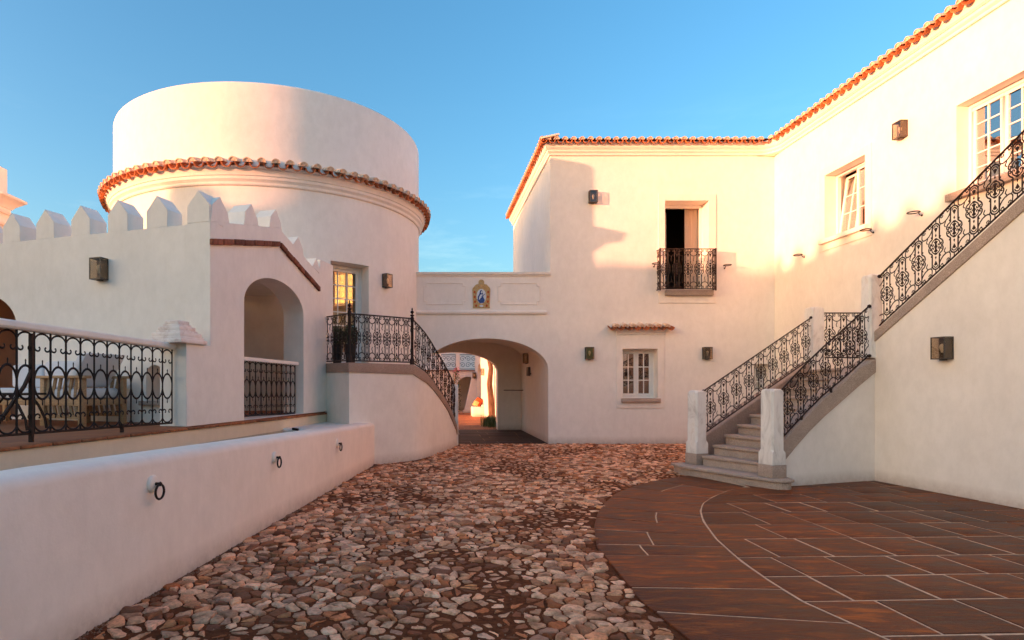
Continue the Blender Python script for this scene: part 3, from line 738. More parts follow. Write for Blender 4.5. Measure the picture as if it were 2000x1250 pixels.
# mortar fillet under the tiles
mb = MB(); sweep(mb, cpath, [(-.1, 7.442), (.16, 7.442), (.17, 7.50), (-.1, 7.56)]); mb.build('eave_mortar', 'trim', bld, smooth=25)
cv = tile_mesh('cover_tile', 'cover', .46, .072, .060, True); pn = tile_mesh('pan_tile', 'pan', .46, .082, .068, False)
def along(path, off, pitch):
    Q = []; m = len(path); mbp = []
    for i in range(m):
        p = Vector(path[i]); a = (p - Vector(path[i - 1])).normalized() if i else None; b = (Vector(path[i + 1]) - p).normalized() if i < m - 1 else None
        a = a or b; b = b or a; n = (Vector((a.y, -a.x)) + Vector((b.y, -b.x))).normalized(); k = 1 / max(.4, n.dot(Vector((a.y, -a.x)))); mbp.append(p + n * off * k)
    acc = pitch * .5; res = []
    for a, b in zip(mbp, mbp[1:]):
        l = (b - a).length; d = (b - a) / l
        while acc < l:
            res.append((a + d * acc, Vector((d.y, -d.x)))); acc += pitch
        acc -= l
    return res
row = []
for i, (p, o) in enumerate(along(cpath, .28, .1045)):
    row.append((p.x, p.y, 7.495 + rnd.uniform(-.004, .004), math.atan2(o.y, o.x) + math.pi / 2, i % 2))
tile_row(bld, row, cv, pn, 13, .008)
mb = MB(); mb.tube([(2.77, 14.86, 7.53), (3.3, 15.4, 7.66), (4.0, 16.2, 7.86)], .07, 8); mb.build('hip_tile', 'pan', bld)
# small trims: parapet cap, sill band, panels, window surrounds, stone sills
mb = MB(); sweep(mb, [(-.36, YF), (3.03, YF)], [(-.5, 4.20), (.03, 4.20), (.03, 4.225), (.055, 4.235), (.06, 4.29), (-.5, 4.29)]); mb.build('parapet_cap', 'trim', bld, smooth=25)
mb = MB(); sweep(mb, [(-.36, YF), (2.93, YF)], [(-.02, 3.25), (.055, 3.25), (.065, 3.30), (.02, 3.335), (-.02, 3.335)]); mb.build('string_course', 'trim', bld, smooth=25)
def notched(x0, z0, x1, z1, c=.075):
    q = []
    for cx_, cz_, a in ((x0, z0, 90), (x1, z0, 180), (x1, z1, 270), (x0, z1, 0)):
        pass
    return ([(x0, z0 + c)] + [(x0 + c * .9, z0 + c), (x0 + c * .9, z0)] + [(x1 - c * .9, z0), (x1 - c * .9, z0 + c), (x1, z0 + c)]
            + [(x1, z1 - c), (x1 - c * .9, z1 - c), (x1 - c * .9, z1)] + [(x0 + c * .9, z1), (x0 + c * .9, z1 - c), (x0, z1 - c)])
for x0, x1 in ((-.14, .92), (1.72, 2.78)):
    mb = MB(); mb.prism(notched(x0, 3.48, x1, 4.03), [notched(x0 + .022, 3.502, x1 - .022, 4.008)], (0, YF - .012, 0), (1, 0), (0, 1), .014); mb.build('wall_panel_moulding', 'trim', bld, smooth=0)
def surround(ou, ho, O, u, n): mb = MB(); mb.prism(ou, [ho], O, u, n, .022); mb.build('window_surround', 'trim', bld, smooth=0)
surround(rect(5.73, 3.52, 7.16, 6.24), rect(5.892, 3.862, 6.988, 6.078), (0, YF - .02, 0), (1, 0), (0, 1))
surround(rect(4.68, .90, 5.87, 2.72), rect(4.832, 1.142, 5.708, 2.378), (0, YF - .02, 0), (1, 0), (0, 1))
surround(rect(1.76, 4.40, 3.34, 6.20), rect(1.942, 4.642, 3.158, 6.038), (XW - .016, YF, 0), (0, -1), (1, 0))
mb = MB(); mb.obox((5.88, YF, 0), (1, 0), (0, -1), (0, 1.19), (-.4, .11), (3.70, 3.84)); mb.build('door_sill', 'granite', bld, bevel=.012)
mb = MB(); mb.obox((4.79, YF, 0), (1, 0), (0, -1), (0, .97), (-.2, .10), (1.045, 1.142)); mb.build('window_sill', 'granite', bld, bevel=.01)
mb = MB(); mb.obox((XW, 13.26, 0), (0, -1), (-1, 0), (0, 1.42), (-.2, .09), (4.55, 4.645)); mb.build('window_sill', 'trim', bld, bevel=.01)
mb = MB(); mb.obox((XW, 10.0, 0), (0, -1), (-1, 0), (0, 1.42), (-.2, .10), (4.50, 4.625)); mb.build('window_sill', 'granite', bld, bevel=.01)
# windows
window(bld, (4.83, YF + .26, 1.142), (1, 0), (0, -1), .88, 1.236, 2, 2, 3)
window(bld, (8.12, YF + .26, 1.30), (1, 0), (0, -1), .38, .70, 1, 2, 3, fr=.03, sash=.03)
wf = window(bld, (XW + .24, 13.16, 4.645), (0, -1), (-1, 0), 1.22, 1.39, 2, 2, 3)
piv = Vector((XW + .28, 0, 4.75)) - worldloc(wf); rotm = Matrix.Translation(piv) @ Matrix.Rotation(R(8), 4, 'Y') @ Matrix.Translation(-piv)
ch = list(wf.children); sashes = [c for c in ch if c.name.startswith('sash')]
for c in [sashes[0]] + [c for c in ch if c.name.startswith('pane')][:6]: c.matrix_local = rotm
window(bld, (XW + .20, 9.89, 4.625), (0, -1), (-1, 0), 1.20, 1.42, 2, 2, 5, fr=.055, sash=.06)
mb = MB()
for a, b in (((5.89, 3.862), (5.95, 6.078)), ((6.93, 3.862), (6.99, 6.078)), ((5.95, 6.0), (6.93, 6.078)), ((5.95, 3.862), (6.93, 3.90))): mb.box((a[0], YF + .36, a[1]), (b[0], YF + .43, b[1]))
dfr = mb.build('door_frame', 'paint', bld)
mb = MB(); V = []; n = 44
for i in range(n + 1):
    x = 6.60 + .36 * i / n; yy = YF + .50 + .035 * math.sin(i * 1.15) + .01 * math.sin(i * 2.9); V += [(x, yy, 3.88), (x, yy, 6.05)]
mb.add(V, [(2 * i, 2 * i + 2, 2 * i + 3, 2 * i + 1) for i in range(n)]); mb.build('curtain', 'curtain', dfr)
mb = MB(); mb.obox((5.97, YF + .42, 3.90), (.5, .866), (.866, -.5), (0, .5), (0, .04), (0, 2.1)); mb.build('door_leaf', 'paint', dfr)
for y0, y1 in ((13.0, 12.78), (12.35, 12.0)):
    pass
mb = MB(); V = []
for i in range(41):
    y = 12.62 - .62 * i / 40; V += [(XW + .42 + .02 * math.sin(i * 1.3), y, 4.70), (XW + .42 + .02 * math.sin(i * 1.3), y, 6.0)]
mb.add(V, [(2 * i, 2 * i + 2, 2 * i + 3, 2 * i + 1) for i in range(40)]); mb.build('curtain', 'curtain', bld)
# tiled hood over the ground-floor window
hood = thing('tiled_window_hood', 'small terracotta tiled hood above the ground floor window', 'hood', (5.28, YF, 2.78))
mb = MB(); sweep(mb, [(4.68, YF), (5.90, YF)], [(0, 2.73), (.02, 2.73), (.03, 2.78), (.06, 2.80), (.08, 2.86), (0, 2.86)]); mb.build('moulding', 'trim', hood)
cv2 = tile_mesh('cover_tile', 'cover', .26, .074, .066, True); pn2 = tile_mesh('pan_tile', 'pan', .26, .080, .07, False)
row = [(4.53 + i * .1035, YF - .22, 2.90, 0, i % 2) for i in range(15)]
tile_row(hood, row, cv2, pn2, 16, .008)

# carriage passage
pasg = thing('carriage_passage', 'vaulted white carriage passage running under the bridge to the far court', 'passage', (1.4, 17.3, 0))
AR2 = [(-.12, 0)] + arc(1.43, 2.36, 1.55, .50, 180, 0, 28) + [(2.985, 0)]
mb = MB(); mb.prism([(-.6, 0)] + AR2 + [(3.45, 0), (3.45, 3.0), (-.6, 3.0)], [], (0, YF + .452, 0), (1, 0), (0, 1), 4.05); mb.build('vault', 'white2', pasg)
AR3 = [(-.67, 0)] + arc(.78, 1.90, 1.45, .64, 180, 0, 24) + [(2.23, 0)]
mb = MB(); mb.prism([(-1.2, 0)] + AR3 + [(3.5, 0), (3.5, 3.4), (-1.2, 3.4)], [], (0, 19.604, 0), (1, 0), (0, 1), .45); mb.build('end_wall', 'white2', pasg)
mb = MB(); mb.tube([(2.42, 19.56, 1.30), (3.02, 19.1, 1.30)], .012, 6); mb.build('hand_bar', 'iron', pasg)
bx = thing('wall_intercom_box', 'small grey box on the passage wall under the lantern', 'box', (2.98, 17.9, 1.85))
mb = MB(); mb.box((2.90, 17.78, 1.74), (2.98, 18.02, 2.0)); mb.build('case', 'dgray', bx, bevel=.006)
mb = MB(); mb.lathe([(.02, 0), (.02, .04), (.012, .05)], (2.98, 17.62, 1.80), 8, axis=(-1, 0, 0)); mb.build('push_button', 'dgray', bx)

# ------------------------------------------------------------------ round tower
TC = Vector((-4.0, 15.7)); TR = 3.73
tow = thing('round_tower', 'white cylindrical tower with a ring of terracotta eave tiles', 'tower', (TC.x, TC.y, 0))
TA0, TA1 = R(-58.3), R(-43.8); angs = sorted([TA0, TA1] + [R(a) for a in range(-180, 180, 2) if not (-58.3 < a < -43.8) and abs(a + 58.3) > .6 and abs(a + 43.8) > .6] + [R(-54.6), R(-51), R(-47.4)])
zs = [0, 1.90, 4.06, 7.44, 7.49, 7.52, 7.53]; rs = [TR, TR, TR, TR, TR - .015, TR - .05, TR - .09]
mb = MB(); V = [(TC.x + r * math.cos(a), TC.y + r * math.sin(a), z) for z, r in zip(zs + [7.53, 6.6], rs + [TR - .32, TR - .32]) for a in angs]; n = len(angs); fs = []
for j in range(len(zs) + 1):
    for i in range(n):
        if j == 1 and TA0 - 1e-6 <= angs[i] < TA1 - 1e-6: continue
        fs.append((j * n + i, j * n + (i + 1) % n, (j + 1) * n + (i + 1) % n, (j + 1) * n + i))
fs.append(tuple((len(zs) + 1) * n + i for i in range(n)))
mb.add(V, fs)
J0 = TC + TR * Vector((math.cos(TA0), math.sin(TA0))); J1 = TC + TR * Vector((math.cos(TA1), math.sin(TA1)))
am = (TA0 + TA1) / 2; inn = Vector((-math.cos(am), -math.sin(am))); K0 = J0 + inn * .36; K1 = J1 + inn * .36
mb.add([(J0.x, J0.y, 1.9), (K0.x, K0.y, 1.9), (K0.x, K0.y, 4.06), (J0.x, J0.y, 4.06)], [(0, 1, 2, 3)])
mb.add([(J1.x, J1.y, 1.9), (K1.x, K1.y, 1.9), (K1.x, K1.y, 4.06), (J1.x, J1.y, 4.06)], [(0, 1, 2, 3)])
fan = [TC + TR * Vector((math.cos(a), math.sin(a))) for a in (TA0, R(-54.6), R(-51), R(-47.4), TA1)]
for z in (1.9, 4.06):
    mb.add([(p.x, p.y, z) for p in fan] + [(K1.x, K1.y, z), (K0.x, K0.y, z)], [tuple(range(7))])
mb.build('wall', 'white', tow, smooth=30)
tp = [(TC.x + TR * math.cos(R(a)), TC.y + TR * math.sin(R(a))) for a in range(-200, 60, 3)]
mb = MB(); sweep(mb, tp, [(-.02, 5.44), (.03, 5.44), (.045, 5.46), (.05, 5.50), (.065, 5.52), (.095, 5.545), (.10, 5.60), (.12, 5.61), (.13, 5.66), (.15, 5.70), (.15, 5.73), (-.02, 5.73)]); mb.build('cornice', 'trim', tow, smooth=25)
mb = MB(); sweep(mb, tp, [(-.02, 5.733), (.16, 5.733), (.19, 5.77), (-.02, 5.90)]); mb.build('eave_mortar', 'trim', tow, smooth=25)
cv3 = tile_mesh('cover_tile', 'cover', .40, .088, .072, True, .016); pn3 = tile_mesh('pan_tile', 'pan', .40, .105, .085, False, .016)
row = []; nT = 93
for i in range(2 * nT):
    a = 2 * math.pi * i / (2 * nT)
    if R(62) < a < R(140): continue
    row.append((TC.x + 4.03 * math.cos(a), TC.y + 4.03 * math.sin(a), 5.80 + rnd.uniform(-.006, .006), a + math.pi / 2, i % 2))
tile_row(tow, row, cv3, pn3, 17, .010)
ud = (J1 - J0).normalized(); wd = (J1 - J0).length
O3 = J0 + inn * .30; n_out = (-inn.x, -inn.y)
window(tow, (O3.x, O3.y, 1.92), (ud.x, ud.y), n_out, wd, 2.13, 1, 3, 6, glass='doorglass', fr=.07, sash=.06, name='door', door=True)
mb = MB(); Q = J0 + inn * .9
mb.obox((Q.x, Q.y, 1.9), ud, inn, (-.4, wd + .4), (0, .06), (0, 2.3)); mb.build('inner_curtain', 'curtain', tow)

# ------------------------------------------------------------------ battlemented porch (wall A faces the yard, wall B carries the arch)
NA = Vector((-.95, .313)).normalized(); BD = Vector((.24, 1)).normalized(); IA = Vector((NA.y, -NA.x)) * -1
IA = Vector((.313, .95)).normalized()
por = thing('battlemented_porch', 'white battlemented porch with an arched opening under a brick edged gable', 'porch', (XB(9), 9, .97))
def uB(D): return (D - 7.43) * 1.0284
OB = (XB(7.43), 7.43, 0)
archB = [(uB(8.73), .98)] + arc(uB(9.69), 2.70, .987, .47, 180, 0, 22) + [(uB(10.65), .98)]
topB = [(uB(11.95), 3.84), (uB(11.36), 3.84), (uB(11.30), 3.56), (uB(9.75), 4.02), (uB(7.92), 3.63), (uB(7.92), 2.0), (0, 2.0), (0, .975)]
mb = MB(); mb.prism([(0, .975)][:0] + [(uB(11.95), .975)] + topB, [archB], OB, BD, NA, .40); mb.build('wall', 'white', por)
OA = Vector((XB(7.92), 7.92))
def a_of(x):
    k = kx(x); return (OA.x - k * OA.y) / (.95 + .313 * k)
archA = [(3.45, .98)] + arc(4.2, 2.35, .75, .52, 180, 0, 20)[0:] + [(4.95, .98)]
nich = [(.764, 1.27)] + arc(.905, 1.62, .141, .14, 180, 0, 10) + [(1.046, 1.27)]
mb = MB(); mb.prism([(.40, .975), (7.0, .975), (7.0, 3.62), (.40, 3.62)], [archA, nich], OA, NA, IA, .40); mb.build('wall', 'white', por)
mb = MB(); mb.obox(OA, NA, -IA, (.72, 1.12), (-.1, .07), (1.21, 1.27)); mb.build('niche_sill', 'granite', por, bevel=.008)
def merlonA(c, hw, zt):
    z0 = 3.6205 if c > .5 else 3.635; zs_ = zt - .20
    mb = MB(); mb.prism([(c - hw, z0), (c + hw, z0), (c + hw, zs_), (c, zt), (c - hw, zs_)], [], OA, NA, IA, .29); mb.build('merlon', 'white', por, smooth=0)
merlonA(.190, .175, 4.06)
for i in range(1, 10): merlonA(.197 + .672 * i, .172, 4.055 + rnd.uniform(-.008, .008))
for Dc, hw, zt, zl, zr in ((8.14, .215, 4.02, 3.60, 3.68), (8.93, .20, 4.16, 3.80, 3.86), (9.66, .20, 4.29, 3.96, 3.98), (10.45, .20, 4.05, 3.84, 3.76), (11.18, .17, 3.83, 3.66, 3.58)):
    mb = MB(); a, c, b = uB(Dc - hw), uB(Dc), uB(Dc + hw)
    tz = lambda D: lerp([(7.92, 3.63), (9.75, 4.02), (11.3, 3.56)], D) + .001
    pk = [(uB(9.75), tz(9.75))] if Dc - hw < 9.75 < Dc + hw else []
    mb.prism([(a, tz(Dc - hw))] + pk + [(b, tz(Dc + hw)), (b - .04, zt - .17), (c, zt), (a + .04, zt - .15)], [], OB, BD, NA, .30); mb.build('merlon', 'white', por, smooth=0)
def brick_run(D0, z0, D1, z1, n):
    for i in range(n):
        a = D0 + (D1 - D0) * (i + .03) / n; b = D0 + (D1 - D0) * (i + .97) / n; za = z0 + (z1 - z0) * (i + .03) / n; zb = z0 + (z1 - z0) * (i + .97) / n; j = rnd.uniform(-.006, .006)
        mb = MB(); mb.prism([(uB(a), za - .04 + j), (uB(b), zb - .04 + j), (uB(b), zb + .04 + j), (uB(a), za + .04 + j)], [], (OB[0] - NA.x * .045, OB[1] - NA.y * .045, 0), BD, NA, .05)
        mb.build('brick', 'brick', por, bevel=.006)
brick_run(7.90, 3.36, 9.75, 3.755, 7); brick_run(9.78, 3.745, 11.28, 3.27, 7)
mb = MB()                                                        # interior of the porch: back wall, ceiling, partition
Q = Vector(OB[:2]) + NA * 2.0; mb.prism(rect(.8, .975, 4.4, 3.1), [], (Q.x, Q.y, 0), BD, NA, .15)
pl = [Vector(OB[:2]) + BD * .95 + NA * .1, Vector(OB[:2]) + BD * 4.4 + NA * .1, Vector(OB[:2]) + BD * 4.4 + NA * 2.1, Vector(OB[:2]) + BD * .95 + NA * 2.1]
mb.slab([(p.x, p.y) for p in pl], 3.25, 3.4)
mb.build('inner_wall', 'white2', por)
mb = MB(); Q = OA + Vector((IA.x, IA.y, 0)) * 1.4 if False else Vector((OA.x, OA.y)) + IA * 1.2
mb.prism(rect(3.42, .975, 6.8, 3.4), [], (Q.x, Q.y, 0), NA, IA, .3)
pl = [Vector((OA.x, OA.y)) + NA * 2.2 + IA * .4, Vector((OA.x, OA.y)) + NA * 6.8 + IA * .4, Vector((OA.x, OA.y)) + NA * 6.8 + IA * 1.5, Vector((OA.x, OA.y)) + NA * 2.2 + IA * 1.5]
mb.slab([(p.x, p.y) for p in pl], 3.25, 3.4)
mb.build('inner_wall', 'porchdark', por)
# rail across the arch
Pb = [(XB(D) - .12, D, zb, zt) for D, zb, zt in ((8.78, 1.03, 1.845), (10.58, .985, 1.83))]
Prb = Path(Pb); rb = railing(Prb, 'dark iron railing filling the lower part of the porch arch', kind='terrace', n=11, group='lens patterned iron railings', topr=False)
mb = MB(); sweep(mb, [(p[0], p[1]) for p in Pb], [[(-.07, p[3]), (.07, p[3]), (.07, p[3] + .055), (-.07, p[3] + .055)] for p in Pb]); mb.build('coping', 'trim', rb)
# pedestal cap
cap = thing('stepped_stone_cap', 'pink stepped stone cap on the pillar at the end of the terrace railing', 'stone cap', (-3.17, 7.62, 2.0))
cc0 = Vector((-3.17, 7.60)); z = 2.0
for hw, hh in ((.27, .055), (.235, .03), (.22, .05), (.18, .03), (.165, .05), (.125, .03), (.11, .045)):
    mb = MB(); mb.obox((cc0.x, cc0.y, 0), NA, BD, (-hw, hw), (-hw, hw), (z, z + hh)); mb.build('step_layer', 'pinkstone', cap, bevel=.012 if hh > .04 else .004); z += hh
# terrace
zT = .97
tl = [(-6.5, -3), (XB(1), 1.0), (XB(5), 5), (XB(7.43) - .02, 7.43), (XB(9), 9), (XB(11.9) - .05, 11.9), (-3.5, 13), (-14, 15), (-14, -3)]
mb = MB(); mb.slab(ccw(tl), .80, zT); ter = mb.build('terrace_floor', 'quarry', None, smooth=0, kind='structure')
y = 5.0
twl = thing('terrace_wall', 'cream retaining wall below the terrace edge behind the trough', 'retaining wall', (XB(6), 6, 0))
mb = MB(); mb.ribbon([(XB(D) + .015, D) for D in (.5, 11.6)], [0, 0], [.955, .925], .3); mb.build('wall', 'cream', twl)
D = 1.0
while D < 11.3:
    D1 = D + .32; z_ = .955 - .003 * D
    mb = MB(); mb.ribbon([(XB(D + .005) + .045, D + .005), (XB(D1 - .005) + .045, D1 - .005)], [z_, z_], [z_ + .032, z_ + .032], .34); mb.build('edge_tile', 'quarry', twl, bevel=.008); D = D1
# terrace railing (left foreground)
def rl(D): return -3.69 + (D - 5.2) * (.525 / 2.3)
Pt = [(rl(D), D, zb, zt) for D, zb, zt in ((3.6, 1.08, 2.03), (5.2, 1.055, 1.985), (7.46, 1.02, 1.925))]
Prt = Path([Pt[0], Pt[2]]); L_ = Prt.L; tr = railing(Prt, 'dark iron terrace railing with lens pattern under a thick white coping', kind='terrace', n=round(L_ / .178), group='lens patterned iron railings', topr=False)
mb = MB(); sweep(mb, [(p[0], p[1]) for p in (Pt[0], Pt[2])], [[(-.045, p[3]), (.045, p[3]), (.06, p[3] + .02), (.06, p[3] + .06), (.045, p[3] + .075), (-.045, p[3] + .075), (-.06, p[3] + .06), (-.06, p[3] + .02)] for p in (Pt[0], Pt[2])]); mb.build('coping', 'trim', tr)
k = kx(61); Dp = (-3.69 - 5.2 * .525 / 2.3 * 1) ; Dp = (-3.69 - 5.2 * (.525 / 2.3)) / (k - .525 / 2.3)
for Dq in (Dp, 3.9, 6.62):
    mb = MB(); x = rl(Dq)
    mb.obox((x, Dq, 0), (1, 0), (0, 1), (-.016, .016), (-.016, .016), (.94, 1.96 if Dq < 6 else 1.06)); mb.build('post', 'iron', tr)
mb = MB(); x = rl(Dp); mb.tube([(x, Dp, 1.62), (x - .03, Dp - .05, 1.48), (x - .20, Dp - .32, .98)], .019, 6); mb.build('brace', 'iron', tr)

# daybed on the terrace
ub = NA; vb = IA
db = thing('terrace_daybed', 'wooden slatted daybed with thick white cushions on the terrace', 'daybed', (-4.9, 8.0, zT))
OD = Vector((-4.05, 8.05, zT)); fu = NA; fn = -IA                # u runs left, n towards the yard
def dbx(mb, du, dn, dz): mb.obox(OD, fu, fn, du, dn, dz)
mb = MB(); dbx(mb, (.05, 2.2), (-.02, .02), (.26, .34)); dbx(mb, (.05, 2.2), (.62, .66), (.26, .34)); dbx(mb, (.0, .05), (-.02, .66), (.26, .34)); dbx(mb, (2.15, 2.2), (.02, .62), (.26, .34)); mb.build('seat_frame', 'wood', db, bevel=.004)
for u_ in (0, .62, 2.12):
    for n_ in (-.03, .60):
        mb = MB(); dbx(mb, (u_, u_ + .07), (n_, n_ + .07), (0, .60 if u_ < 1 else .26)); mb.build('leg', 'wood', db, bevel=.004)
for n_ in (-.03, .60):
    mb = MB(); dbx(mb, (-.06, .76), (n_ - .02, n_ + .09), (.60, .635)); mb.build('armrest', 'wood', db, bevel=.006)
    for i in range(6):
        u_ = .10 + i * .09; mb = MB(); P = [OD + Vector((fu.x, fu.y, 0)) * (u_ + .045 * math.sin(t * 3)) + Vector((fn.x, fn.y, 0)) * (n_ + .035) + Vector((0, 0, .12 + .48 * t)) for t in (0, .25, .5, .75, 1)]
        mb.tube(P, .022, 4); mb.build('slat', 'wood', db, smooth=0)
    mb = MB(); dbx(mb, (.07, .62), (n_ + .01, n_ + .06), (.10, .14)); mb.build('stretcher', 'wood', db)
mb = MB(); dbx(mb, (.10, 2.18), (.0, .64), (.345, .475)); mb.build('seat_cushion', 'fabric', db, bevel=.035)
def lean(u0, u1, h, n0, n1):
    mb = MB(); V = []
    for n_ in (n0, n1):
        for (a, b) in ((u1, .48), (u1 - .16, .50), (u0 - .10, .50 + h), (u0 + .06, .48 + h)):
            V.append(OD + Vector((fu.x, fu.y, 0)) * a + Vector((fn.x, fn.y, 0)) * n_ + Vector((0, 0, b)))
    mb.add(V, [(0, 1, 2, 3), (7, 6, 5, 4), (0, 1, 5, 4), (1, 2, 6, 5), (2, 3, 7, 6), (3, 0, 4, 7)]); return mb
lean(.06, .40, .42, .0, .63).build('back_cushion', 'fabric', db, bevel=.035)
mb = MB(); dbx(mb, (.66, 1.25), (.0, .16), (.48, .84)); mb.build('back_cushion', 'fabric', db, bevel=.04)
mb = MB(); dbx(mb, (1.28, 1.86), (.0, .16), (.48, .80)); mb.build('back_cushion', 'fabric', db, bevel=.04)
# low iron table beside it
tb = thing('low_iron_table', 'low dark iron table with curved legs in front of the daybed', 'table', (-4.9, 7.0, zT))
mb = MB(); mb.box((-5.25, 6.85, zT + .40), (-4.62, 7.3, zT + .425))
mb.build('table_top', 'iron', tb)
for sx_ in (-5.2, -4.67):
    for sy in (6.9, 7.25):
        mb = MB(); s_ = 1 if sx_ > -5 else -1; mb.tube([(sx_ - s_ * .12, sy, zT + .40), (sx_ - s_ * .02, sy, zT + .28), (sx_ + s_ * .06, sy, zT + .12), (sx_ + s_ * .08, sy, zT + .0)], .016, 5); mb.build('leg', 'iron', tb)
ul = thing('wall_socket', 'tiny white socket on the porch wall beside the daybed', 'socket', (-3.75, 8.2, 1.45))
mb = MB(); mb.obox(OA, NA, -IA, (1.33, 1.40), (0, .02), (1.43, 1.49)); mb.build('cover_plate', 'paint', ul, bevel=.004)

# ------------------------------------------------------------------ water trough
tro = thing('water_trough', 'long pink plastered water trough wall with rounded top in the left foreground', 'trough', (XT(6), 6, 0))
tpth = [(XT(D), D) for D in (.6, 2, 3.5, 5, 6.5, 8, 9.6, 11.3)]
def trp(D):
    zt = 1.03 - .030 * (D - 3) if D > 3 else 1.03
    return [(0, -.02), (0, zt - .075), (-.006, zt - .045), (-.024, zt - .018), (-.055, zt - .003), (-.09, zt), (-.28, zt), (-.32, zt - .012), (-.345, zt - .04), (-.35, zt - .08), (-.35, .3)]
mb = MB(); sweep(mb, tpth, [trp(p[1]) for p in tpth]); mb.build('wall', 'pink', tro, smooth=50)
mb = MB(); P = [(XT(9.75) - .1, 9.75), (XT(11.28) - .02, 11.28), (XB(11.5), 11.6), (XB(9.9) - .05, 9.95), (XB(9.7) + .1, 9.72)]
mb.slab(ccw(P), .3, .775); mb.build('end_wall', 'white', tro, bevel=.03)
mb = MB(); mb.slab(ccw([(XT(.6) - .3, .6), (XT(9.8) - .3, 9.8), (XB(9.85), 9.85), (XB(.6), .6)]), .70, .745); mb.build('water', 'water', tro, smooth=0)
mb = MB(); mb.tube([(XB(9.9) + .2, 9.7, .78), (XB(9.9) + .3, 9.66, .77)], .02, 6); mb.build('spout', 'iron', tro)
rlab = ['black iron tethering ring on the trough, nearest to the left edge', 'black iron tethering ring in the middle of the trough wall', 'small black iron tethering ring nearest the far end of the trough']
nT_ = Vector((1, -.14)).normalized(); uT_ = Vector((.14, 1)).normalized()
for (D, z), lb in zip(((4.30, .79), (6.49, .713), (8.8, .635)), rlab):
    x = XT(D); t = thing('tethering_ring', lb, 'ring', (x, D, z), 'tethering rings along the trough')
    mb = MB(); mb.lathe([(.062, -.02), (.062, .012), (.052, .024), (.03, .030), (.0005, .031)], (x, D, z), 20, axis=(nT_.x, nT_.y, 0)); mb.build('plaster_boss', 'pink', t)
    c = Vector((x, D, z)) + Vector((nT_.x, nT_.y, 0)) * .05
    mb = MB(); mb.lathe([(.012, -.03), (.012, .01), (.018, .014), (.010, .026)], c, 8, axis=(nT_.x, nT_.y, 0)); mb.build('staple', 'iron', t)
    mb = MB(); a0 = Vector((uT_.x, uT_.y, 0)); mb.tube([c + Vector((0, 0, -.055)) + Vector((nT_.x, nT_.y, 0)) * .012 + (a0 * math.cos(R(a)) + Vector((0, 0, 1)) * math.sin(R(a))) * .052 for a in range(90, 451, 20)], .0085, 6, cap=False); mb.build('ring', 'iron', t)

# ------------------------------------------------------------------ curved staircase to the tower door
cs = thing('curved_staircase', 'white curved outer staircase with a granite edge leading down from the tower door', 'staircase', (-.3, 12.5, 0))
sw = [(p[0], p[1]) for p in STAIR]
mb = MB(); ins = MB()
mb.ribbon([(p[0], p[1]) for p in STAIR], [0] * len(STAIR), [p[3] + .01 for p in STAIR], .25); mb.build('side_wall', 'white', cs, smooth=40)
mb = MB(); sweep(mb, sw, [[(.02, p[3]), (.022, p[2] - .02), (.01, p[2]), (-.28, p[2]), (-.29, p[3])] for p in STAIR]); mb.build('granite_edge', 'granite2', cs, smooth=40)
mb = MB(); mb.slab(ccw([(-1.44, 11.0), (-.5, 11.85), (-1.05, 12.9), (-1.25, 13.3), (-2.2, 12.55), (-2.05, 11.95)]), 0, 1.84); mb.build('landing', 'granite2', cs, smooth=0)
Ro = [(p[0] - .2, p[1] + .1) for p in STAIR[2:]]; pO = Path([(a, b, 0, 0) for a, b in Ro]); pI = Path([(-1.05, 12.9, 0, 0), (-.75, 14.0, 0, 0), (-.3, 15.0, 0, 0)])
for k in range(10):
    z = 1.69 - .168 * k; a0 = pO.at(pO.L * k / 10.5)[0]; a1 = pO.at(pO.L * (k + 1.05) / 10.5)[0]; b0 = pI.at(pI.L * k / 10.5)[0]; b1 = pI.at(pI.L * (k + 1.05) / 10.5)[0]
    mb = MB(); mb.slab(ccw([(a0[0], a0[1]), (a1[0], a1[1]), (b1[0], b1[1]), (b0[0], b0[1])]), 0, z); mb.build('step', 'granite2', cs, smooth=0)
mb = MB(); mb.obox((.64, 14.80, 0), (1, 0), (0, 1), (-.075, .075), (-.075, .075), (0, 1.49)); mb.build('marble_post', 'marble', cs, bevel=.02)
def iron_post(root, x, y, z0, z1, r=.036):
    mb = MB(); h = z1 - z0
    mb.lathe([(r * 1.35, 0), (r * 1.35, .10), (r * .95, .12), (r * .8, .16), (r * .8, h - .12), (r, h - .10), (r * 1.1, h - .03), (r * .6, h)], (x, y, z0), 10); mb.build('post', 'iron', root)
    mb = MB(); mb.lathe([(r * .5, 0), (r * 1.25, .015), (r * 1.1, .03), (r * .35, .045), (r * .5, .06), (r * 1.15, .085), (r * .5, .115), (r * .25, .125), (r * .5, .14), (r * .4, .155), (.001, .175)], (x, y, z1), 10); mb.build('finial', 'iron', root)
r1 = railing(Path([(-2.10, 11.84, 1.94, 2.80), (-1.47, 10.88, 1.92, 2.765)]), 'short left side of the ornate iron railing at the tower landing', n=3)
r2 = railing(Path([(-1.40, 10.87, 1.92, 2.765), (-.36, 11.80, 1.925, 2.78)]), 'front ornate iron railing of the tower landing between two finialed posts', n=6)
iron_post(r2, -1.43, 10.86, 1.885, 2.83); iron_post(r2, -.33, 11.83, 1.88, 2.82, .034)
RC = [(-.30, 11.87, 1.90, 2.75), (-.20, 12.06, 1.845, 2.66), (-.08, 12.32, 1.76, 2.54), (.045, 12.67, 1.61, 2.38), (.16, 13.02, 1.45, 2.21), (.28, 13.37, 1.29, 2.04), (.395, 13.72, 1.11, 1.86), (.49, 14.02, .94, 1.70), (.57, 14.32, .745, 1.54), (.63, 14.60, .56, 1.36)]
r3 = railing(Path(RC), 'ornate iron railing sweeping down the curved staircase beside the arch', n=10)

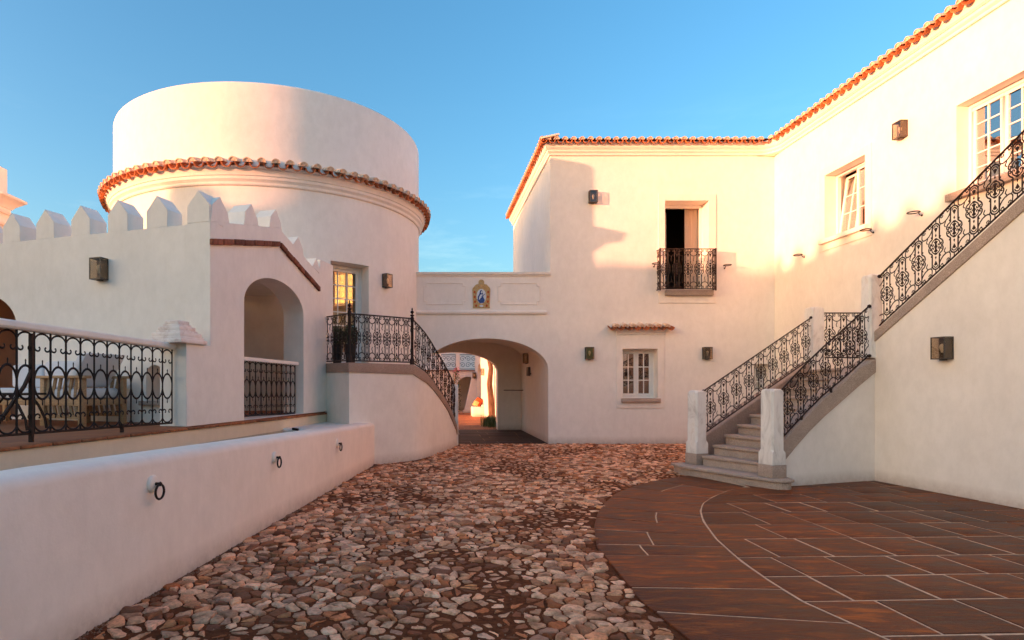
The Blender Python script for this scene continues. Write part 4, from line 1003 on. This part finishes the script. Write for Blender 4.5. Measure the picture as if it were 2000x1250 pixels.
# ------------------------------------------------------------------ granite staircase on the right
gs = thing('granite_staircase', 'granite staircase with marble posts climbing right to a landing by the wing', 'staircase', (5.2, 9.6, 0))
Lp = [(4.30, 9.93), (4.52, 9.97), (4.77, 10.12), (5.04, 10.27), (5.34, 10.44), (5.66, 10.63), (5.98, 10.82), (6.30, 11.02), (6.62, 11.22), (6.94, 11.42), (7.26, 11.62), (7.5, 11.78)]
Rp = [(5.0, 8.6), (5.04, 8.93)] + [(5.04 + (6.78 - 5.04) * i / 10, 8.93 + (9.45 - 8.93) * i / 10) for i in range(1, 11)]
mb = MB(); s1 = [(4.16, 10.28), (4.15, 9.97), (4.20, 9.80)] + [(4.20 + (4.80 - 4.20) * i / 4, 9.80 + (8.56 - 9.80) * i / 4) for i in range(1, 4)] + [(4.80, 8.58), (4.86, 8.50), (4.94, 8.45), (5.03, 8.45), (5.10, 8.50), (5.12, 8.62), (5.14, 9.1), (5.0, 10.35)]
mb.slab(ccw([(c[0], c[1]) for c in s1]), -.02, .115)
s1b = offset_poly([Vector(p) for p in ccw(s1)], -.035)
mb.slab([(p.x, p.y) for p in s1b], .118, .16); mb.build('step', 'granite', gs, bevel=.008)
for k in range(1, 11):
    z = .16 * (k + 1) * (1.765 / 1.76); a, b = Lp[k], Rp[k]; a2, b2 = Lp[k + 1], Rp[k + 1]
    d = (Vector(b) - Vector(a)).normalized(); fnn = Vector((d.y, -d.x)) * (.03)
    a_ = (a[0] + d.x * -.02, a[1] + d.y * -.02)
    mb = MB(); mb.slab(ccw([a, b, (b2[0] + .1, b2[1] + .05), (a2[0] + .1, a2[1] + .05)]), 0, z - .045)
    mb.slab(ccw([(a[0] + fnn.x, a[1] + fnn.y), (b[0] + fnn.x, b[1] + fnn.y), b2, a2]), z - .043, z); mb.build('step', 'granite', gs, bevel=.006)
def stair_post(x, y, z0, z1, ang, w_=.14, plinth=.18):
    u = Vector((math.cos(ang), math.sin(ang))); n = Vector((-u.y, u.x))
    def oct_(hw, c): return [(x + u.x * a + n.x * b, y + u.y * a + n.y * b) for a, b in ((-hw, -hw + c), (-hw + c, -hw), (hw - c, -hw), (hw, -hw + c), (hw, hw - c), (hw - c, hw), (-hw + c, hw), (-hw, hw - c))]
    if plinth:
        mb = MB(); mb.slab(oct_(w_ + .012, .004), z0, z0 + plinth); mb.build('post_plinth', 'granite', gs, bevel=.008)
    z = z0 + plinth + .002
    mb = MB(); secs = [(w_ + .006, .006, z), (w_ + .006, .006, z + .17), (w_ - .002, .03, z + .21), (w_ - .004, .03, z1 - .04), (w_ - .014, .035, z1 - .014), (w_ - .034, .035, z1)]
    V = []; 
    for hw, c, zz in secs: V += [(p[0], p[1], zz) for p in oct_(hw, c)]
    fs = [(i * 8 + j, i * 8 + (j + 1) % 8, i * 8 + 8 + (j + 1) % 8, i * 8 + 8 + j) for i in range(len(secs) - 1) for j in range(8)] + [tuple(range(8)), tuple(range(40, 48))]
    mb.add(V, fs); mb.build('marble_post', 'marble', gs, smooth=30)
sa = math.atan2(-1.4, .45)
stair_post(4.50, 10.15, .162, 1.39, sa, .118); stair_post(4.95, 8.72, .162, 1.43, sa, .118)
stair_post(7.60, 11.92, 1.765, 3.01, 0, .135, 0); stair_post(6.87, 9.38, 1.90, 3.19, 0, .11, 0)
mb = MB(); LS = [(4.60, 10.23, .0, .57), (7.52, 11.87, .0, 1.93)]; sweep(mb, [(p[0], p[1]) for p in LS], [[(.0, 0), (.0, p[3] - .015), (-.015, p[3]), (-.205, p[3]), (-.22, p[3] - .015), (-.22, 0)] for p in LS]); mb.build('stringer', 'granite', gs, smooth=25)
RS = [(4.98, 8.66, .20, .56), (5.11, 8.73, .38, .685), (5.30, 8.79, .565, .87), (5.56, 8.87, .80, 1.065), (5.86, 8.98, 1.02, 1.30), (6.19, 9.09, 1.24, 1.505), (6.52, 9.19, 1.47, 1.74), (6.86, 9.29, 1.69, 1.90)]
mb = MB(); sweep(mb, [(p[0], p[1]) for p in RS], [[(.022, p[2]), (.022, p[3] - .02), (.008, p[3]), (-.22, p[3]), (-.235, p[3] - .02), (-.235, p[2])] for p in RS]); mb.build('stringer', 'granite', gs, smooth=25)
mb = MB(); mb.ribbon([(p[0], p[1]) for p in RS], [0] * len(RS), [p[2] + .01 for p in RS], .22); mb.build('side_wall', 'white', gs, smooth=40)
mb = MB(); mb.slab(ccw([(6.8, 9.5), (8.62, 9.4), (8.62, 12.1), (7.4, 12.1), (7.35, 11.75)]), 0, 1.76); mb.build('landing', 'granite', gs, smooth=0)
def xu(D): return 6.85 + .0986 * (9.3 - D)
US = [(9.3, 2.135, 2.30), (9.2, 2.205, 2.36), (7.17, 3.55, 3.735), (6.75, 3.83, 4.02), (6.6, 3.86, 4.05), (3.0, 3.86, 4.05)]
mb = MB(); sweep(mb, [(xu(D), D) for D, a, b in US], [[(.022, a), (.022, b - .02), (.01, b), (-.2, b), (-.22, b - .02), (-.22, a)] for D, a, b in US]); mb.build('stringer', 'granite', gs, smooth=25)
mb = MB(); mb.ribbon([(xu(D), D) for D, a, b in US], [0] * len(US), [a + .01 for D, a, b in US], .22); mb.build('side_wall', 'white', gs, smooth=40)
mb = MB(); n = 12
for i in range(n):
    D0 = 9.35 - (9.35 - 6.6) * i / n; D1 = 9.35 - (9.35 - 6.6) * (i + 1) / n
    mb.box((xu(D0) + .12, D1, 0), (8.62, D0, 1.76 + (3.9 - 1.76) * (i + 1) / n))
mb.box((xu(6) + .12, 3.0, 0), (8.62, 6.6, 3.9)); mb.build('upper_flight', 'granite', gs, smooth=0)
railing(Path([(4.66, 10.26, .655, 1.38), (7.48, 11.83, 2.0, 2.80)]), 'ornate iron railing of the lower flight, on its inner side nearer the facade', n=9)
PR = [(5.07, 8.71, .70, 1.40), (5.30, 8.78, .90, 1.61), (5.56, 8.86, 1.12, 1.83), (5.86, 8.97, 1.345, 2.055), (6.19, 9.08, 1.555, 2.29), (6.72, 9.245, 1.93, 2.68)]
rr_ = railing(Path(PR), 'ornate iron railing of the lower flight, on its outer side nearer the viewer', n=7)
railing(Path([(xu(9.2), 9.2, 2.39, 3.14), (xu(6.85), 6.85, 4.0, 4.72)]), 'ornate iron railing climbing the upper flight at the right edge', n=9)
railing(Path([(7.76, 11.92, 2.02, 2.90), (8.6, 11.92, 2.02, 2.90)]), 'short level iron railing closing the landing beside the wing', n=3)
mb = MB()
for p in ((4.66, 10.26, .655), (4.66, 10.26, 1.38), (6.74, 9.25, 1.93), (6.74, 9.25, 2.69), (7.47, 11.82, 2.80), (xu(9.2), 9.2, 3.14)):
    mb.lathe([(.001, -.03), (.022, -.02), (.03, 0), (.022, .02), (.001, .03)], p, 10)
mb.build('ball_ends', 'iron', rr_)
for p in ((5.45, 8.84, 1.02), (6.0, 9.02, 1.44)):
    mb = MB(); mb.lathe([(.018, -.06), (.018, 0), (.03, .004), (.02, .016)], (p[0], p[1] , p[2] - .01), 8); mb.build('fixing', 'iron', rr_)
# balcony railing on the facade
bp = [Path([(5.68, 15.07, 3.84, 4.82), (5.68, 14.86, 3.84, 4.82)]), Path([(5.68, 14.85, 3.84, 4.82), (7.05, 14.85, 3.84, 4.82)]), Path([(7.05, 14.86, 3.84, 4.82), (7.05, 15.07, 3.84, 4.82)])]
rb2 = railing(bp[1], 'ornate iron juliet balcony railing in front of the open upper door', n=5)
for P_ in (bp[0], bp[2]):
    for v in (0, 1): mb = MB(); mb.tube([P_.pt(0, v), P_.pt(P_.L, v)], .013, 6); mb.build('side_rail', 'iron', rb2)
    ornate_module(P_, P_.L / 2, P_.L).build('side_panel', 'iron', rb2, smooth=0)
for x in (5.68, 7.05):
    for y in (14.85,): mb = MB(); mb.box((x - .013, y - .013, 3.80), (x + .013, y + .013, 4.84)); mb.build('corner_bar', 'iron', rb2)

# ------------------------------------------------------------------ lamps, pot rings, painted tiles, plants
def onA(x, y, o=0):
    a = a_of(x); p = OA + NA * a; return (p.x, p.y, zat(y, p.y))
L0 = make_lamp('lantern on the shaded battlemented wall above the terrace', onA(201, 527), (-IA.x, -IA.y))
def lamp(label, loc, nrm): return make_lamp(label, loc, nrm, src=L0)
def onT(x, y, r=TR):
    k = kx(x); a = k * k + 1; b = -2 * (k * TC.x + TC.y); c = TC.length_squared - r * r; t = (-b - math.sqrt(b * b - 4 * a * c)) / (2 * a); return Vector((k * t, t, zat(y, t)))
p = onT(752, 549); nn = (Vector((p.x, p.y)) - TC).normalized()
lamp('lantern on the round tower beside its glazed door', (p.x, p.y, p.z), (nn.x, nn.y))
def onF(x, y): return (kx(x) * YF, YF, zat(y, YF))
lamp('upper lantern on the facade corner, half in the tower shadow', onF(1157, 386), (0, -1))
lamp('lower facade lantern between the arch and the ground floor window', onF(1150, 690), (0, -1))
lamp('lower facade lantern between the ground floor window and the staircase', onF(1379, 690), (0, -1))
k = kx(1765); D = XW / k; lamp('sunlit lantern high on the right wing between its two windows', (XW, D, zat(254, D)), (-1, 0))
k = kx(1849); D = 7.767 / (k + .0986); lamp('lantern on the white stair wall at the right edge', (xu(D), D, zat(680, D)), Vector((-1, -.0986)).normalized())
k = kx(1031); D = 2.98 / k; lamp('lantern inside the carriage passage on its right wall', (2.98, D, zat(700, D)), (-1, 0))
def pot_ring(label, loc, nrm):
    n = Vector((nrm[0], nrm[1], 0)); u = Vector((-n.y, n.x, 0)); t = thing('flowerpot_ring', label, 'pot ring', loc, 'empty iron flowerpot rings'); c = Vector(loc)
    mb = MB(); mb.tube([c + n * .15 + (u * math.cos(R(a)) + n * math.sin(R(a))) * .09 for a in range(0, 361, 18)], .011, 6, cap=False); mb.build('hoop', 'iron', t)
    mb = MB(); mb.tube([c + Vector((0, 0, -.05)), c + n * .04 + Vector((0, 0, -.045)), c + n * .065], .008, 5); mb.lathe([(.02, 0), (.02, .008)], c + Vector((0, 0, -.05)), 8, axis=n); mb.build('bracket', 'iron', t)
for x, y, l in ((1277, 517, 'iron pot ring on the facade to the left of the balcony'), (1415, 520, 'iron pot ring on the facade to the right of the balcony')):
    q = onF(x, y); pot_ring(l, q, (0, -1))
for x, y, l in ((1571, 498, 'iron pot ring on the right wing, furthest from the viewer'), (1706, 449, 'iron pot ring just right of the tilted wing window'), (1801, 415, 'iron pot ring on the right wing above the stair railing')):
    D = XW / kx(x); pot_ring(l, (XW, D, zat(y, D)), (-1, 0))
# devotional tile picture
az = thing('painted_tile_picture', 'ornate painted tile picture of a veiled figure in blue on the bridge parapet', 'tile picture', onF(940, 600))
X0 = kx(940) * YF; zb_ = zat(602, YF)
outl = [(-.215, 0), (.215, 0), (.205, .06), (.225, .46), (.215, .50), (.17, .55), (.13, .59), (.075, .60)] + arc(0, .64, .072, .075, -20, 200, 10) + [(-.075, .60), (-.13, .59), (-.17, .55), (-.215, .50), (-.225, .46), (-.205, .06)]
mb = MB(); mb.prism([(X0 + a, zb_ + b) for a, b in outl], [], (0, YF - .024, 0), (1, 0), (0, 1), .026); mb.build('tile_border', 'azulejo', az, bevel=0, smooth=0)
def ell(cx_, cz, rx, rz, n=20): return [(X0 + cx_ + rx * math.cos(2 * math.pi * i / n), zb_ + cz + rz * math.sin(2 * math.pi * i / n)) for i in range(n)]
def disc(poly, d, m_, nm): mb = MB(); mb.prism(poly, [], (0, YF - .024 - d, 0), (1, 0), (0, 1), d); mb.build(nm, m_, az, smooth=0)
disc(ell(0, .295, .120, .185), .003, 'palepaint', 'oval_ground')
disc([(X0 + a, zb_ + b) for a, b in ((-.10, .20), (-.04, .12), (.06, .13), (.085, .20), (.05, .27), (.045, .33), (.03, .42), (.0, .455), (-.035, .43), (-.05, .36), (-.085, .29))], .005, 'bluepaint', 'robe')
disc(ell(.008, .395, .020, .028, 12), .008, 'palepaint', 'face')
disc([(X0 + a, zb_ + b) for a, b in ((-.03, .33), (.03, .35), (.02, .28), (-.02, .25), (-.06, .20), (-.055, .27))], .007, 'palepaint', 'veil')
disc([(X0 + a, zb_ + b) for a, b in ((.0, .27), (.10, .35), (.105, .36), (.10, .365), (-.005, .285))], .009, 'bluepaint', 'bouquet_stem')
for cx_, cz in ((-.17, .40), (.17, .40), (-.165, .28), (.165, .28), (-.16, .16), (.16, .16), (-.13, .06), (.13, .06), (0, .55)):
    disc(ell(cx_, cz, .028, .034, 10), .004, 'tan_cloth' if cz > .5 else 'orange_cloth', 'border_flower')
disc(ell(0, .055, .05, .028, 12), .004, 'palepaint', 'cartouche')
# foliage helper
def leaves(mb, c, rad, n, s, rn=rnd, up=0):
    for _ in range(n):
        while True:
            d = Vector((rn.uniform(-1, 1), rn.uniform(-1, 1), rn.uniform(-1, 1)))
            if .25 < d.length < 1: break
        p = Vector(c) + Vector((d.x * rad[0], d.y * rad[1], d.z * rad[2])); a = Vector((rn.uniform(-1, 1), rn.uniform(-1, 1), rn.uniform(-.5, 1) + up)).normalized(); b = a.cross(Vector((rn.uniform(-1, 1), rn.uniform(-1, 1), rn.uniform(-1, 1)))).normalized()
        l = s * rn.uniform(.6, 1.3); mb.add([p - a * l, p + b * l * .4, p + a * l, p - b * l * .4], [(0, 1, 2, 3)])
for (x, y, h, l) in ((-1.87, 12.25, .92, 'dark clipped shrub in a tall black pot at the tower door, nearest the porch wall'), (-1.56, 12.0, .96, 'dark clipped shrub in a tall black pot, behind the corner post of the tower landing')):
    t = thing('potted_shrub', l, 'potted plant', (x, y, 1.84))
    mb = MB(); mb.lathe([(.085, 0), (.12, .42), (.13, .43), (.13, .45), (.11, .45), (.10, .40)], (x, y, 1.845), 16); mb.build('pot', 'pot', t)
    mb = MB(); mb.tube([(x, y, 2.2), (x + .01, y, 2.45)], .012, 5); mb.build('stem', 'bark', t)
    mb = MB(); leaves(mb, (x, y, 2.46), (.165, .165, .23), 1500, .022); mb.build('foliage', 'leaf', t, smooth=0)

# ------------------------------------------------------------------ building at the left edge
pv = thing('corner_pavilion', 'pale chimney-like block with stepped cornices at the left edge', 'building', (-9.9, 13.8, 0))
mb = MB(); mb.box((-12.5, 13.0, 0), (-9.24, 13.35, 5.45)); mb.box((-12.5, 13.03, 5.45), (-9.30, 13.32, 6.22)); mb.build('wall', 'white', pv)
for pf in ([(-.02, 5.33), (.02, 5.34), (.06, 5.40), (.20, 5.52), (.22, 5.53), (.22, 5.58), (-.02, 5.62)], [(-.02, 5.19), (.06, 5.20), (.08, 5.24), (-.02, 5.28)], [(-.02, 4.92), (.07, 4.93), (.09, 4.98), (-.02, 5.02)]):
    mb = MB(); sweep(mb, [(-12.5, 13.0), (-9.24, 13.0), (-9.24, 13.35), (-12.5, 13.35)], pf); mb.build('cornice', 'trim', pv)

# ------------------------------------------------------------------ court beyond the arch
ch_ = thing('far_court_house', 'white house with a railed gallery at the end of the far court', 'house', (0, 34, 0))
arF = [(1.52, 0)] + arc(2.1, 1.35, .58, .55, 180, 0, 14) + [(2.68, 0)]
mb = MB(); mb.prism([(-7, 0)] + arF + [(7, 0), (7, 2.20), (-7, 2.20)], [], (0, 33.0, 0), (1, 0), (0, 1), .4); mb.build('wall', 'white2', ch_)
mb = MB(); mb.box((-7, 33.4, 2.2), (7, 35.4, 2.27)); mb.box((-7, 35.0, 0), (7, 35.4, 7)); mb.build('rear_wall', 'white2', ch_)
mb = MB(); mb.box((-7, 32.93, 2.203), (7, 33.4, 2.26)); mb.build('gallery_edge', 'quarry', ch_)
for x in (.55, 1.57, 3.2): mb = MB(); mb.box((x - .11, 32.96, 2.262), (x + .11, 33.3, 3.35)); mb.build('column', 'white2', ch_)
fr_ = thing('gallery_railing', 'scrolled iron railing on the gallery of the far court house', 'railing', (1.6, 33.1, 2.3))
for a, b in ((.66, 1.46), (1.68, 2.6)):
    mb = MB(); P_ = Path([(a, 33.1, 2.32, 3.10), (b, 33.1, 2.32, 3.10)])
    for v in (0, 1): iron_line(mb, P_, 0, [(0, v), (P_.L, v)], .018)
    for u_ in (0, P_.L): iron_line(mb, P_, u_, [(0, 0), (0, 1)], .015)
    for i in range(3):
        for v in (.28, .72): iron_line(mb, P_, P_.L * (i + .5) / 3, [(x * (1 if (i % 2) ^ (v > .5) else -1), v + y_ / .78) for x, y_ in spiral(0, 0, .16, .02, 0, 520, 16)], .011)
    mb.build('scroll_panel', 'iron', fr_, smooth=0)
cw = thing('court_side_wall', 'white side wall of the far court, catching low sun', 'wall', (2.5, 26, 0))
alc = [(33.0 - 31.2, .1)] + arc(33.0 - 30.1, 2.0, 1.1, .5, 180, 0, 12) + [(33.0 - 29.0, .1)]
mb = MB(); mb.prism([(0, 0), (12.9, 0), (12.9, 5.0), (0, 5.0)], [alc], (2.5, 33.0, 0), (0, -1), (1, 0), .35); mb.box((3.0, 28.5, 0), (3.1, 32, 4)); mb.build('wall', 'white2', cw)
mb = MB(); mb.prism([(1.85, .12), (2.5, .12), (2.5, 2.0), (2.28, 2.0)], [], (0, 31.6, 0), (1, 0), (0, 1), .35); mb.box((1.78, 31.45, 0), (2.5, 32.0, .12)); mb.build('buttress', 'white2', cw)
lamp('tiny lantern on the buttress of the far court', (2.36, 31.58, 1.95), (0, -1)); lamp('tiny lantern on the side wall of the far court', (2.5, 27.4, 2.05), (-1, 0))
hl = thing('court_shade_block', 'plain white unseen block added left of the far court to shade it', 'house', (-4, 33, 0))
mb = MB(); mb.box((-8, 27.6, 0), (-1.6, 32.9, 5.6)); mb.build('wall', 'white2', hl)  # block added out of view so its shadow falls on the court's far part
bn = thing('plastered_bench', 'low white plastered bench in the far court', 'bench', (2.2, 27.8, 0))
mb = MB(); mb.box((1.98, 27.4, 0), (2.5, 28.6, .44)); mb.build('seat', 'white2', bn, bevel=.03)
for (x, y, a, m_, l) in ((2.14, 27.65, .35, 'tan_cloth', 'tan cushion, the smallest one on the far bench'), (2.27, 27.85, .2, 'orange_cloth', 'orange cushion leaning on the far bench'), (2.36, 28.2, .15, 'brown_cloth', 'brown cushion at the back of the far bench')):
    mb = MB(); s_ = .17 if m_ == 'tan_cloth' else .24
    V = []; mb.lathe([(.001, -.07), (s_ * .75, -.045), (s_ * 1.02, -.008), (s_ * 1.02, .008), (s_ * .75, .045), (.001, .07)], (0, 0, 0), 4, axis=(math.sin(a) * -1, -math.cos(a), .3))
    top = Vector((x, y, .44 + s_ * .98)); mb.v = [v + top for v in mb.v]
    o = mb.build('cushion', m_, None, smooth=60); o['label'] = l; o['category'] = 'cushion'; o['group'] = 'cushions on the far bench'
tt = thing('court_tree', 'slender sunlit tree trunk at the corner of the far court', 'tree', (2.36, 23.0, 0))
mb = MB(); mb.tube([(2.40, 23.0, 0), (2.36, 23.0, .9), (2.30, 23.0, 1.5), (2.36, 23.02, 2.1), (2.22, 23.0, 2.8), (2.1, 22.9, 3.8)], .13, 9, r1=.07); mb.build('trunk', 'bark', tt)
mb = MB(); leaves(mb, (2.1, 22.9, 4.3), (1.1, .9, .8), 1500, .07); leaves(mb, (2.36, 22.95, 2.45), (.12, .1, .12), 24, .04); mb.build('crown', 'leaf', tt, smooth=0)
gp = thing('grassy_plant', 'low clump of green blades at the foot of the court tree', 'plant', (2.15, 21.3, 0))
mb = MB()
for _ in range(420):
    x, y = rnd.gauss(2.2, .13), rnd.gauss(21.5, .35); a = rnd.uniform(0, 6.28); l = rnd.uniform(.18, .42); e = rnd.uniform(.05, .22); wv = Vector((math.sin(a), -math.cos(a), 0)) * .010; d = Vector((math.cos(a), math.sin(a), 0))
    b0 = Vector((x, y, .0)); b1 = b0 + d * e * .4 + Vector((0, 0, l * .7)); b2 = b0 + d * e + Vector((0, 0, l)); mb.add([b0 - wv, b0 + wv, b1 + wv, b1 - wv, b2], [(0, 1, 2, 3), (3, 2, 4)])
mb.build('blades', 'grassleaf', gp, smooth=0, kind='stuff')
bo = thing('bougainvillea', 'leafy climber with pink flowers behind the curved stair railing', 'plant', (.98, 22, 0))
mb = MB(); mb.tube([(.94, 22, 0), (.97, 22, .8), (.92, 22, 1.5), (1.0, 22, 2.1)], .02, 5); mb.build('stem', 'bark', bo)
mb = MB(); leaves(mb, (.98, 22, 1.55), (.17, .15, .5), 320, .035); leaves(mb, (1.05, 22, .95), (.13, .12, .5), 160, .035); mb.build('foliage', 'leaf', bo, smooth=0)
mb = MB(); leaves(mb, (.96, 21.95, 1.95), (.2, .12, .2), 70, .028); mb.build('flowers', 'flower', bo, smooth=0)

# ------------------------------------------------------------------ battlemented wall across the yard (outside the frame), source of the long shade
fw = thing('yard_boundary_wall', 'tall white battlemented boundary wall left of the trough', 'wall', (-14, 0, 0))
sdir = Vector((math.cos(R(SUN_AZ)), math.sin(R(SUN_AZ)))); qdir = Vector((-sdir.y, sdir.x)); s0 = -22.0
tabs = [(-12, 6.6), (5.0, 6.6), (5.6, 6.62), (6.4, 6.55), (7.2, 6.48), (7.9, 6.42), (8.9, 6.36), (10.6, 6.40), (11.2, 6.42), (11.7, 6.30), (11.85, 6.16), (12.1, 6.42), (12.34, 6.26), (12.60, 6.26)]
prof_ = [(-12, -1)] + tabs[:-2]
O_ = sdir * s0; DZ = .80
pp = [(-14, 0), (-14, 6.5), (8.0, 6.42), (12.30, 6.30), (12.33, 6.10), (12.62, 6.10), (12.64, 6.42), (12.95, 6.50), (13.25, 6.46), (13.3, 5.9), (13.6, 5.2), (14.3, 5.0), (14.3, 0)]
mb = MB(); mb.prism([(a, b + DZ if b else 0) for a, b in pp], [], (O_.x, O_.y, 0), qdir, -sdir, .5); mb.build('wall', 'white', fw)
q = -13.8
while q < 11.6:
    zt = 6.58 + DZ; mb = MB(); mb.prism([(q, 7.0), (q + .36, 7.0), (q + .36, zt), (q + .18, zt + .2), (q, zt)], [], (O_.x + .003 * sdir.x, O_.y + .003 * sdir.y, 0), qdir, -sdir, .4)
    mb.build('merlon', 'white', fw, smooth=0); q += .75
